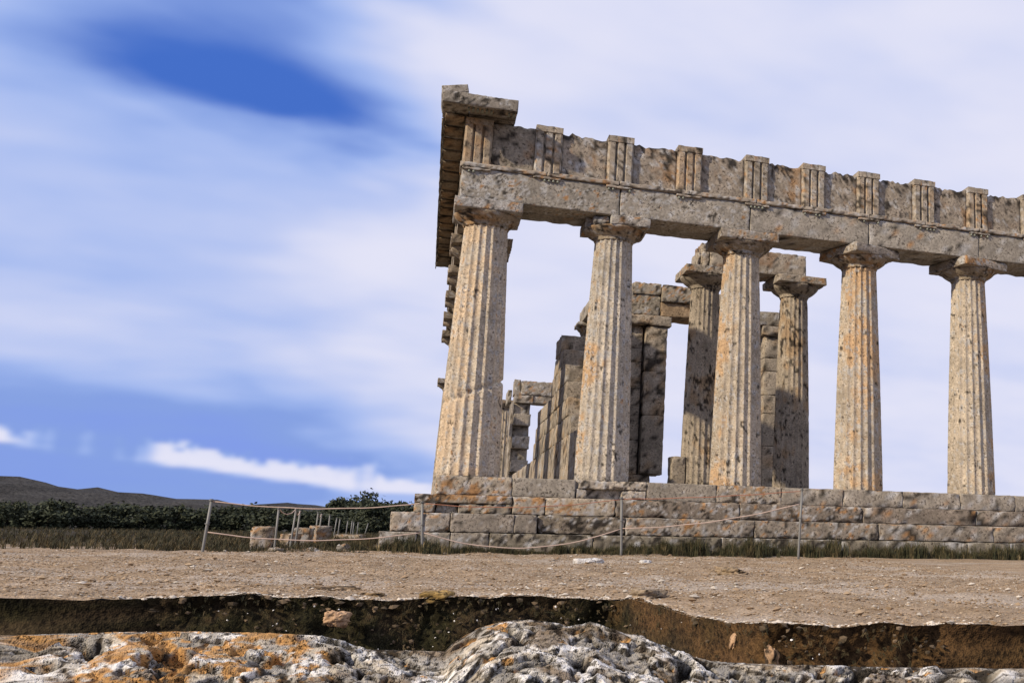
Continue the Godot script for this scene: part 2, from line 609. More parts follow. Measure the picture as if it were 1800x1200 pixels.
func tube_mesh(path: PackedVector3Array, r: float, sides := 6, twist := false) -> ArrayMesh:
	var v := PackedVector3Array()
	var c := PackedColorArray()
	var idx := PackedInt32Array()
	for k in path.size():
		var t := (path[mini(k + 1, path.size() - 1)] - path[maxi(k - 1, 0)]).normalized()
		var side := t.cross(Vector3(0.05, 1, 0.1)).normalized()
		if absf(t.y) > 0.9: side = t.cross(Vector3(1, 0, 0)).normalized()
		var up := side.cross(t)
		for i in sides:
			var th := TAU * i / sides
			v.append(path[k] + (side * cos(th) + up * sin(th)) * r)
			c.append(Color.WHITE * (1.0 if not twist or (i + k) % 3 else 0.72))
	for k in path.size() - 1:
		for i in sides:
			var a := k * sides + i
			var b := k * sides + (i + 1) % sides
			idx.append_array([a, b, a + sides, b, b + sides, a + sides])
	for i in range(1, sides - 1):
		idx.append_array([0, i + 1, i])
		var l := (path.size() - 1) * sides
		idx.append_array([l, l + i, l + i + 1])
	return finish(v, c, idx)

func hang(a: Vector3, b: Vector3, sag: float, n := 28) -> PackedVector3Array:
	var out := PackedVector3Array()
	for k in n + 1:
		var t := float(k) / n
		out.append(a.lerp(b, t) + Vector3(0, -4.0 * sag * t * (1.0 - t) + 0.004 * sin(t * 23.0), 0.006 * sin(t * 17.0)))
	return out

func multi(called: String, mesh: Mesh, mat: Material, places: Array, colors: PackedColorArray, label: String, category: String) -> void:
	var mm := MultiMesh.new()
	mm.transform_format = MultiMesh.TRANSFORM_3D
	mm.use_colors = true
	mm.mesh = mesh
	mm.instance_count = places.size()
	for k in places.size():
		mm.set_instance_transform(k, places[k])
		mm.set_instance_color(k, colors[k])
	var o := MultiMeshInstance3D.new()
	o.name = numbered(called)
	o.multimesh = mm
	o.material_override = mat
	add_child(o)
	tag(o, label, category, "", "stuff")

func tuft_mesh(sd: int, blades: int, spread: float) -> ArrayMesh:
	var r := RandomNumberGenerator.new()
	r.seed = sd
	var v := PackedVector3Array()
	var idx := PackedInt32Array()
	for k in blades:
		var th := r.randf() * TAU
		var lean := r.randf_range(0.1, 0.7)
		var tall := r.randf_range(0.5, 1.0)
		var b := Vector3(r.randf_range(-spread, spread), 0, r.randf_range(-spread, spread))
		var d := Vector3(sin(th), 0, cos(th))
		var w := Vector3(d.z, 0, -d.x) * 0.022
		var m := b + d * lean * 0.35 * tall + Vector3(0, tall * 0.6, 0)
		var t := b + d * lean * tall + Vector3(0, tall * (1.0 - 0.3 * lean), 0)
		var f := v.size()
		v.append_array([b - w, b + w, m - w * 0.8, m + w * 0.8, t])
		idx.append_array([f, f + 2, f + 1, f + 1, f + 2, f + 3, f + 2, f + 4, f + 3])
	return finish_flat(v, PackedColorArray(), idx)

# a tree: tapered trunk, limbs, and leaf clusters spread through an uneven crown
func tree(label: String, group: String, at: Vector3, tall: float, wide: float, sd: int) -> Node3D:
	var r := RandomNumberGenerator.new()
	r.seed = sd
	var t := thing("evergreen_tree", label, "tree", at, group)
	var st := PackedVector3Array()
	var trunk_top := tall * 0.55
	for k in 7: st.append(Vector3(0.12 * sin(k * 1.3 + sd), trunk_top * k / 6.0 - 0.2, 0.12 * cos(k * 0.9 + sd)))
	var trunk := tapered(st, wide * 0.045, wide * 0.02)
	var bark := part("trunk", trunk, M.bark, t)
	var centres := []
	for k in 22:
		var th := r.randf() * TAU
		var hgt := r.randf_range(0.06, 0.95)
		var reach := wide * 0.5 * sqrt(maxf(0.05, 1.0 - pow(absf(hgt - 0.42) / 0.62, 2.0))) * r.randf_range(0.35, 0.95)
		centres.append(Vector3(sin(th) * reach, hgt * tall, cos(th) * reach))
	for k in 5:
		var e: Vector3 = centres[k]
		var s0 := Vector3(0, minf(trunk_top, e.y * 0.7), 0)
		part("limb", tapered(PackedVector3Array([s0, s0.lerp(e, 0.5) + Vector3(0, 0.1 * tall * 0.3, 0), e]), wide * 0.018, wide * 0.006), M.bark, bark)
	var v := PackedVector3Array()
	var c := PackedColorArray()
	var idx := PackedInt32Array()
	for e in centres:
		var rad := wide * r.randf_range(0.10, 0.20)
		for k in 150:
			var d := Vector3(r.randfn(), r.randfn() * 0.75, r.randfn()) * rad * 0.5
			var p: Vector3 = e + d
			if p.y < 0.05: p.y = 0.05 + 0.2 * r.randf()
			var a := Vector3(r.randfn(), r.randfn(), r.randfn()).normalized()
			var b := a.cross(Vector3(r.randfn(), r.randfn(), r.randfn())).normalized()
			var sz := r.randf_range(0.10, 0.24)
			var f := v.size()
			v.append_array([p - a * sz, p + b * sz * 0.5, p + a * sz, p - b * sz * 0.5])
			var g := r.randf_range(0.7, 1.35)
			for q in 4: c.append(Color(g, g, g))
			idx.append_array([f, f + 1, f + 2, f, f + 2, f + 3])
	part("crown", finish_flat(v, c, idx), M.leaf, t)
	return t

func tapered(path: PackedVector3Array, r0: float, r1: float) -> ArrayMesh:
	var v := PackedVector3Array()
	var idx := PackedInt32Array()
	var sides := 7
	for k in path.size():
		var r := lerpf(r0, r1, float(k) / (path.size() - 1))
		for i in sides:
			var th := TAU * i / sides
			v.append(path[k] + Vector3(cos(th), 0, sin(th)) * r * (1.0 + 0.12 * sin(i * 2.3 + k)))
	for k in path.size() - 1:
		for i in sides:
			var a := k * sides + i
			var b := k * sides + (i + 1) % sides
			idx.append_array([a, a + sides, b, b, a + sides, b + sides])
	return finish(v, PackedColorArray(), idx)

# ------------------------------------------------------------------ the place
func _ready() -> void:
	camera_sky_sun()
	setup()
	terrain()
	platform()
	columns()
	front_entablature()
	flank_entablature()
	inside()
	outcrop()
	stones()
	fences()
	plants()

func camera_sky_sun() -> void:
	var cam := Camera3D.new()
	cam.name = "camera"
	cam.projection = Camera3D.PROJECTION_FRUSTUM
	cam.near = 0.1
	cam.far = 4000.0
	cam.size = 0.1 * 1200.0 / 1820.17
	cam.frustum_offset = Vector2(-0.1 * 500.0 / 1820.17, 0.0)
	var b := Basis(Vector3.UP, -0.3374124) * Basis(Vector3.RIGHT, 0.194267) * Basis(Vector3.BACK, 0.0168428)
	cam.transform = Transform3D(b, Vector3(-0.689, -1.15, 20.516))
	add_child(cam)
	cam.current = true
	var env := Environment.new()
	env.background_mode = Environment.BG_SKY
	var sky := Sky.new()
	var pm := PanoramaSkyMaterial.new()
	pm.panorama = ImageTexture.create_from_image(sky_image())
	sky.sky_material = pm
	env.sky = sky
	env.background_energy_multiplier = 1.0
	env.tonemap_mode = Environment.TONE_MAPPER_LINEAR
	env.tonemap_exposure = 1.0
	env.sdfgi_enabled = true
	env.ssao_enabled = true
	env.ssil_enabled = true
	var we := WorldEnvironment.new()
	we.name = "world_environment"
	we.environment = env
	add_child(we)
	var sun := DirectionalLight3D.new()
	sun.name = "sun"
	sun.light_energy = 1.5
	sun.light_color = Color(1.0, 0.93, 0.82)
	sun.light_angular_distance = 1.2
	sun.shadow_enabled = true
	var to_sun := Vector3(-0.80, 0.46, 0.38).normalized()
	sun.transform = Transform3D(Basis.looking_at(-to_sun, Vector3.UP), Vector3(-20, 30, 10))
	add_child(sun)

func setup() -> void:
	rng.seed = 7
	for k in 4:
		var n: FastNoiseLite = [N1, N2, N3, N4][k]
		n.seed = 100 + k * 13
		n.noise_type = FastNoiseLite.TYPE_SIMPLEX_SMOOTH
		n.frequency = [0.8, 3.2, 11.0, 28.0][k]
		n.fractal_octaves = 2
	var lime := stone_maps(1024, 0, 5)
	var rock := stone_maps(1024, 1, 23)
	var grit := stone_maps(1024, 2, 61)
	var soil := stone_maps(512, 3, 83)
	M.stone = stone_mat("weathered limestone", lime, 4.1, 0.9)
	M.column = stone_mat("pitted limestone", lime, 2.9, 1.3)
	M.rock = stone_mat("lichened rock", rock, 1.1, 0.8)
	M.gravel = stone_mat("gravel", grit, 1.7, 2.0)
	M.soil = stone_mat("soil", soil, 1.25, 1.5)
	M.pebble = plain_mat("pebbles", Color.WHITE, 0.95)
	M.grass = plain_mat("grass", Color.WHITE, 0.9)
	M.bark = plain_mat("bark", Color(0.03, 0.024, 0.018))
	M.leaf = plain_mat("leaves", Color(0.034, 0.043, 0.020), 0.85)
	M.rope_red = plain_mat("red rope", Color(0.36, 0.15, 0.09), 0.95)
	M.stone_plain = plain_mat("plain stone", Color(0.21, 0.22, 0.18), 0.95)
	M.rope = plain_mat("rope", Color(0.52, 0.40, 0.34), 0.95)
	M.metal = plain_mat("galvanised post", Color(0.17, 0.17, 0.165), 0.6, 0.3)
	M.hill = stone_mat("far hill", soil, 60.0, 30.0)

# styles of stone: base is a real albedo divided by the texture's mean of about 0.5
func warm_stone() -> Dictionary:
	return {"base": Color(0.84, 0.745, 0.615), "warm": Color(0.92, 0.74, 0.54), "warm_more": -0.12, "ochre": -0.55, "white": -0.12, "black": -0.46}

func grey_stone() -> Dictionary:
	return {"base": Color(0.58, 0.52, 0.44), "ochre": -0.30, "white": -0.12, "black": -0.24}

func dark_stone() -> Dictionary:
	return {"base": Color(0.58, 0.51, 0.42), "warm": Color(0.60, 0.45, 0.30), "warm_more": -0.1, "black": -0.10}

func terrain() -> void:
	# terrace sheet, fine where the photograph looks and coarse out to the horizon
	var xs := spaced([-600.0, 60.0, -60.0, 9.0, -15.0, 1.0, -6.0, 0.11, 6.5, 0.6, 18.0, 12.0, 66.0, 60.0, 600.0])
	var zs := spaced([-1500.0, 140.0, -240.0, 20.0, -60.0, 3.0, -6.0, 0.5, 1.0, 0.11, 12.0])
	var v := PackedVector3Array()
	var c := PackedColorArray()
	var idx := PackedInt32Array()
	var nz := zs.size() + 10
	for x in xs:
		var edge := bank_edge(clampf(x, -30.0, 30.0))
		for k in nz:
			var z := zs[k] if k < zs.size() else lerpf(12.0, edge, (k - zs.size() + 1) / 10.0)
			if k == zs.size() - 1 and edge < 12.06: z = 11.9
			var p := Vector3(x, ground_height(x, z), z)
			v.append(p)
			var n1 := N1.get_noise_2d(x * 0.7, z * 0.7)
			var n2 := N2.get_noise_2d(x * 0.8, z * 1.6)
			var n3 := N3.get_noise_2d(x * 0.6, z)
			var q := Color(0.60, 0.465, 0.325) * (1.0 + 0.30 * n1 + 0.25 * n2 + 0.20 * n3)
			q = q.lerp(Color(0.44, 0.31, 0.18), 0.7 * sst(0.02, 0.4, n1 * 0.5 - n2 * 0.8 + 0.25 * n3))
			q = q.lerp(Color(0.70, 0.61, 0.51), 0.8 * sst(0.0, 0.4, N1.get_noise_2d(x * 0.35 + 9.0, z * 0.5) + 0.5 * n2 + 0.02 * (z - 8.0)))
			# rough dark pasture beyond the terrace
			var grass := sst(-1.0, -9.0, z + 2.5 * n1) if x < -1.0 or x > 15.0 or z < -31.0 else 0.0
			q = q.lerp(Color(0.07, 0.055, 0.026) * (1.0 + 0.5 * n2), grass)
			q.a = 1.0
			c.append(q)
	for i in xs.size() - 1:
		for k in nz - 1:
			var a := i * nz + k
			idx.append_array([a, a + nz, a + 1, a + 1, a + nz, a + nz + 1])
	var g := single("ground", finish(v, c, idx), M.gravel)
	tag(g, "gravel terrace of pale tan grit below the temple steps", "ground", "", "structure")
	# cut bank in front of the terrace
	v = PackedVector3Array()
	c = PackedColorArray()
	idx = PackedInt32Array()
	var bx := spaced([-30.0, 3.0, -6.0, 0.4, -2.4, 0.035, 2.4, 0.4, 6.0, 3.0, 30.0])
	var rows := 30
	for i in bx.size():
		var x := bx[i]
		var edge := bank_edge(x)
		var top := ground_height(x, edge)
		for j in rows + 1:
			var t := float(j) / rows
			var y := top - 1.25 * t
			var w := Vector3(x, y, edge)
			var out := 0.22 * t * t + 0.075 * N2.get_noise_3dv(w * 1.1) * sst(0.0, 0.08, t) + 0.03 * N3.get_noise_3dv(w) * sst(0.0, 0.08, t) + 0.06 * N1.get_noise_3dv(w * 2.0) * sst(0.0, 0.2, t)
			out -= 0.05 * sst(0.0, 0.06, t) * (1.0 - sst(0.06, 0.4, t))
			v.append(Vector3(x, y + (0.0 if j else 0.004), edge + out))
			var q := Color(0.088, 0.066, 0.038) * (1.0 + 0.5 * N2.get_noise_3dv(w) + 0.5 * N3.get_noise_3dv(w))
			q = q.lerp(Color(0.032, 0.036, 0.014), 0.7 * sst(-0.1, 0.3, N1.get_noise_3dv(w * 1.7) + 0.5 * N3.get_noise_3dv(w)))
			q = q.lerp(Color(0.20, 0.115, 0.05), sst(0.80, 1.1, x + 0.4 * N2.get_noise_3dv(w)) * 0.7)  # past the corner, the sunlit brown of the turned face is painted in
			q.a = 1.0
			c.append(q)
	for i in bx.size() - 1:
		for j in rows:
			var a := i * (rows + 1) + j
			idx.append_array([a, a + rows + 1, a + 1, a + 1, a + rows + 1, a + rows + 2])
	var bank := single("earth_bank_terrain", finish(v, c, idx), M.soil)
	tag(bank, "dark cut earth bank dropping from the edge of the gravel terrace", "bank", "", "structure")
	# lower ground round the outcrop and behind the viewer
	v = PackedVector3Array()
	c = PackedColorArray()
	idx = PackedInt32Array()
	var lx := spaced([-600.0, 60.0, -30.0, 3.0, -3.0, 0.3, 3.0, 3.0, 30.0, 60.0, 600.0])
	var lz := spaced([11.8, 0.3, 24.0, 6.0, 60.0, 60.0, 600.0])
	for x in lx:
		for z in lz:
			v.append(Vector3(x, -2.62 + 0.06 * N1.get_noise_2d(x, z), z))
			c.append(Color(0.17, 0.13, 0.08))
	for i in lx.size() - 1:
		for j in lz.size() - 1:
			var a := i * lz.size() + j
			idx.append_array([a, a + lz.size(), a + 1, a + 1, a + lz.size(), a + lz.size() + 1])
	var low := single("lower_ground", finish(v, c, idx), M.soil)
	tag(low, "brown earth below the bank", "ground", "", "structure")
	# far hill on the left
	v = PackedVector3Array()
	c = PackedColorArray()
	idx = PackedInt32Array()
	for i in 61:
		for j in 21:
			var x := -420.0 + 720.0 * i / 60.0
			var z := -760.0 + 250.0 * j / 20.0
			var ridge := 20.0 * sst(290.0, 60.0, x) + 3.5 * sst(-30.0, -88.0, x) + 12.0 * sst(-95.0, -260.0, x)
			ridge *= pow(maxf(0.0, sin(PI * j / 20.0)), 0.8)
			ridge *= 1.0 + 0.12 * N1.get_noise_2d(x * 0.03, z * 0.03) + 0.06 * N1.get_noise_2d(x * 0.15, z * 0.15) + 0.03 * N2.get_noise_2d(x * 0.1, z * 0.1)
			v.append(Vector3(x, -7.0 + ridge, z))
			var q := Color(0.085, 0.085, 0.085) * (1.0 + 0.6 * N1.get_noise_2d(x * 0.08, z * 0.08))
			q.a = 1.0
			c.append(q)
	for i in 60:
		for j in 20:
			var a := i * 21 + j
			idx.append_array([a, a + 21, a + 1, a + 1, a + 21, a + 22])
	var hill := single("hills", finish(v, c, idx), M.hill)
	tag(hill, "low grey hill on the horizon at the left", "hill", "", "structure")

func platform() -> void:
	var t := thing("stepped_platform", "three worn limestone steps carrying the temple front, with ochre lichen on the corner", "platform", Vector3(0, -1.5, 0))
	var far := 13.75
	# each row: face, underside, top, depth behind, joints, styles
	var g := grey_stone()
	var rows := [
		[0.563, -0.359, 0.0, [-0.56, 0.79, 1.95, 3.31, 4.70, 6.05, 7.40, 8.75, 10.1, 11.45, far]],
		[0.889, -0.692, -0.359, [-0.89, 0.79, 1.38, 2.66, 5.09, 7.7, 10.3, 12.8, far + 0.33]],
		[1.241, -1.029, -0.692, [-1.245, -0.72, -0.26, 0.82, 1.25, 2.82, 5.3, 7.9, 10.5, far + 0.68]],
		[1.42, -1.55, -1.029, [-1.40, -0.79, -0.24, 0.40, 2.2, 4.6, 7.0, 9.8, 12.6, far + 0.9]],
	]
	for r in rows.size():
		var row: Array = rows[r]
		var joints: Array = row[3]
		for k in joints.size() - 1:
			var s := toned(g, rng.randf_range(0.86, 1.12))
			var rough := 0.010
			var chip := 0.05
			var x0: float = joints[k] + 0.0015
			var x1: float = joints[k + 1] - 0.0015
			var face: float = row[0] + rng.randf_range(-0.008, 0.008)
			if r == 0:
				if k == 0: s = {"base": Color(0.66, 0.58, 0.47), "ochre": 0.0, "white": -0.02, "black": -0.2}; rough = 0.018
				if k == 1: s = {"base": Color(0.47, 0.43, 0.37), "white": -0.30}; rough = 0.005; chip = 0.02
				if k == 2: s = {"base": Color(0.62, 0.55, 0.46), "white": -0.05, "black": -0.16}; rough = 0.020; chip = 0.10
				if k == 3: s = {"base": Color(0.50, 0.45, 0.38), "white": -0.30}; rough = 0.005; chip = 0.02
				if k == 4: s = {"base": Color(0.60, 0.52, 0.42), "ochre": -0.06, "white": -0.1, "black": -0.18}; rough = 0.02; chip = 0.08
			elif r == 1:
				if k == 0: s = {"base": Color(0.62, 0.55, 0.44), "ochre": -0.02, "ochre_top": 0.55, "top": -0.359, "white": -0.04, "black": -0.1}; rough = 0.015; chip = 0.08
				if k == 1: s = {"base": Color(0.60, 0.54, 0.45), "ochre": -0.05, "white": 0.0, "black": -0.12}; rough = 0.022
				if k == 2: s = {"base": Color(0.66, 0.57, 0.45), "ochre": -0.12, "white": -0.12}; rough = 0.008
				if k >= 3: s = {"base": Color(0.40, 0.34, 0.28), "ochre": -0.16, "white": -0.10, "black": -0.10}; rough = 0.015; chip = 0.07
			elif r == 2:
				if k == 0: s = {"base": Color(0.66, 0.58, 0.49), "ochre": -0.02, "white": 0.02, "black": -0.14}; rough = 0.024; chip = 0.09; face += 0.02
				if k == 1: s = {"base": Color(0.62, 0.55, 0.47), "ochre": -0.02, "white": 0.04, "black": -0.14}; rough = 0.015; chip = 0.10; face -= 0.02
				if k == 2: s = {"base": Color(0.46, 0.41, 0.35), "white": -0.30, "black": -0.30}; rough = 0.006; chip = 0.025
				if k == 3: s = {"base": Color(0.46, 0.41, 0.35), "white": -0.28}; rough = 0.010; chip = 0.08; x1 -= 0.03
				if k == 4: s = {"base": Color(0.34, 0.29, 0.23), "white": -0.1, "black": 0.05}; rough = 0.045; chip = 0.12; face -= 0.08
				if k >= 5: s = {"base": Color(0.46, 0.40, 0.33), "ochre": -0.14, "white": -0.08, "black": -0.14}; rough = 0.015; chip = 0.08
			else:
				s = {"base": Color(0.50, 0.45, 0.38), "white": -0.02, "black": -0.08}
				rough = 0.014; chip = 0.06
				if k == 1: face -= 0.08
				if k >= 3: s = {"base": Color(0.36, 0.32, 0.25), "white": -0.10, "black": 0.04}
			s.shift = Vector3(k * 3.1, r * 5.3, 0)
			if s.has("top"): s.top = row[2] + s.shift.y
			var back: float = row[0] - 1.25
			var fine := 0.05 if x0 < 5.5 else 0.11
			if r == 0 and k == 2:
				# the block under the second column has lost its lower front edge
				block("step_block", Vector3(x0, row[1], back), Vector3(x1, row[2] - 0.003, face - 0.16), s, M.stone, t, 0.06, rough, 0.04)
				block("step_block", Vector3(x0 + 0.05, -0.17, face - 0.162), Vector3(x1, row[2] - 0.004, face), s, M.stone, t, 0.035, 0.02, 0.12)
				block("step_block", Vector3(x0 + 0.86, row[1], face - 0.161), Vector3(x1 - 0.01, -0.172, face - 0.01), s, M.stone, t, 0.035, 0.03, 0.14)
				block("step_block", Vector3(x0 + 0.02, row[1], face - 0.161), Vector3(x0 + 0.22, -0.172, face - 0.02), s, M.stone, t, 0.035, 0.03, 0.14)
				continue
			if r == 1 and k == 0:
				# undercut: the lower half of this long block has weathered back
				block("step_block", Vector3(x0, -0.515, back), Vector3(x1, row[2] - 0.003, face), s, M.stone, t, 0.045, rough, 0.05)
				block("step_block", Vector3(x0, row[1], back), Vector3(x0 + 0.36, -0.518, face - 0.012), s, M.stone, t, 0.04, 0.02, 0.06)
				block("step_block", Vector3(x0 + 0.37, row[1], back), Vector3(x0 + 0.74, -0.518, face - 0.13), toned(s, 0.95), M.stone, t, 0.05, 0.03, 0.04)
				block("step_block", Vector3(x0 + 0.75, row[1], back), Vector3(x1, -0.518, face - 0.025), toned(s, 0.9), M.stone, t, 0.045, 0.03, 0.07)
				continue
			block("step_block", Vector3(x0, row[1] + 0.003, back), Vector3(x1, row[2] - 0.003, face), s, M.stone, t, fine, rough, chip)
	# paving behind the edge, and the raised floor of the inner building
	var ps := toned(g, 0.97)
	for k in 6:
		block("paving_slab", Vector3(-0.55 + 2.38 * k, -0.3, -3.4), Vector3(-0.56 + 2.38 * (k + 1), -0.012, -0.695), ps, M.stone, t, 0.5, 0.004, 0.01)
	for k in 10:
		block("paving_slab", Vector3(-0.55, -0.35, -3.41 - 2.7 * (k + 1)), Vector3(1.5, -0.012, -3.42 - 2.7 * k), ps, M.stone, t, 0.5, 0.004, 0.01)
		block("paving_slab", Vector3(1.52, -0.35, -3.41 - 2.7 * (k + 1)), Vector3(11.6, 0.21, -3.42 - 2.7 * k), ps, M.stone, t, 0.8, 0.004, 0.01)
	block("foundation", Vector3(-0.8, -1.5, -30.3), Vector3(13.9, -0.36, 0.3), toned(g, 0.8), M.stone, t, 1.5, 0.01, 0.01)

func columns() -> void:
	var row := "columns of the temple front"
	var s1 := warm_stone()
	s1.warm_more = -0.05
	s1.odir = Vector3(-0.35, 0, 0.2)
	s1.white = -0.12
	var cap1 := {"base": Color(0.52, 0.44, 0.34), "warm": Color(0.55, 0.36, 0.2), "warm_more": -0.15, "white": -0.12, "black": -0.12}
	var ab1 := {"base": Color(0.56, 0.53, 0.50), "ochre": -0.20, "white": 0.12, "black": -0.25}
	column("fluted_column", "fluted corner column at the left end of the front, with a slanting crack", row, Vector3(0, 0, 0), 0.585, 0.415, 5.272, s1, M.column, {"worn": 0.12, "crack": 1.62, "cap_style": cap1, "abacus_style": ab1, "per": 9, "rows": 110})
	var s2 := warm_stone()
	s2.base = Color(0.76, 0.69, 0.59)
	s2.warm = Color(0.82, 0.58, 0.36)
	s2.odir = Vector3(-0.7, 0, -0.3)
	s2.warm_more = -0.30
	s2.white = -0.02
	s2.black = -0.36
	var ab2 := {"base": Color(0.56, 0.52, 0.47), "ochre": -0.06, "white": -0.04, "black": -0.22}
	column("fluted_column", "second column of the front from the corner, its slab broken off at the left", row, Vector3(2.51, 0, 0), 0.535, 0.385, 5.272, s2, M.column, {"worn": 0.2, "cap_style": cap1, "abacus_style": ab2, "per": 9, "rows": 110,
		"pieces": [[Vector3(-0.17, 5.067, -0.55), Vector3(0.637, 5.269, 0.637)], [Vector3(-0.62, 5.07, -0.6), Vector3(-0.175, 5.268, 0.20)], [Vector3(-0.50, 5.07, 0.205), Vector3(-0.176, 5.262, 0.46)]]})
	var s3 := warm_stone()
	s3.base = Color(0.74, 0.65, 0.53)
	s3.warm = Color(0.82, 0.58, 0.36)
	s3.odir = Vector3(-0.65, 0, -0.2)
	s3.warm_more = -0.33
	s3.black = -0.38
	var ab3 := {"base": Color(0.55, 0.48, 0.40), "ochre": -0.12, "white": -0.06, "black": -0.2}
	var c3 := column("fluted_column", "third column of the front, pitted with black and ochre at its left side", row, Vector3(5.235, 0, 0), 0.535, 0.385, 5.272, s3, M.column, {"worn": 0.2, "cap_style": cap1, "abacus_style": ab3, "per": 9, "rows": 110})
	copy_of(c3, Vector3(7.96, 0, 0), "fourth column of the front, right of the pitted third one", row, 1.9)
	copy_of(c3, Vector3(10.68, 0, 0), "fifth column of the front, next to the far right corner one", row, 3.4)
	copy_of(c3, Vector3(13.2, 0, 0), "far right corner column of the front", row, 4.6)
	# left flank
	var fl := "columns of the left flank"
	var sf := warm_stone()
	sf.base = Color(0.60, 0.52, 0.42)
	sf.black = -0.12
	var capf := {"base": Color(0.50, 0.42, 0.33), "warm": Color(0.5, 0.33, 0.2), "warm_more": -0.2, "white": -0.2, "black": -0.12}
	var names := ["second", "third", "fourth", "fifth", "sixth"]
	var f0: Node3D = null
	for k in 5:
		var z := -2.613 - 2.755 * k
		var lab: String = "flank column behind the corner column, %s from the front, under the side beam" % names[k]
		if k == 0:
			f0 = column("flank_column", lab, fl, Vector3(0, 0, z), 0.55, 0.40, 5.272, sf, M.column, {"per": 6, "rows": 50, "cap_style": capf, "cap_rough": 0.02})
		else:
			copy_of(f0, Vector3(0, 0, z), lab, fl, PI / 2 * k)
	copy_of(f0, Vector3(0, 0, -24.1), "lone flank column far behind the corner column, carrying nothing", fl, PI)
	# the rear front, seen small between the first two columns
	copy_of(f0, Vector3(2.50, 0, -29.7), "far small column of the rear front beside the ragged pier", "", PI / 2)
	# porch columns
	var sd := dark_stone()
	var p := column("porch_column", "fluted porch column with black stains standing inside, left of the third front column", "columns of the inner porch", Vector3(5.60, 0.21, -4.5), 0.475, 0.365, 5.47, sd, M.column, {"per": 8, "rows": 80, "half": 0.66, "cap": 0.50, "abacus": 0.20, "worn": 0.3,
		"cap_style": {"base": Color(0.58, 0.51, 0.42), "black": -0.10}, "abacus_style": {"base": Color(0.58, 0.51, 0.42), "ochre": -0.14, "white": -0.14, "black": -0.12}})
	copy_of(p, Vector3(8.0, 0.21, -4.5), "dark porch column standing inside, right of the third front column", "columns of the inner porch", 1.6)

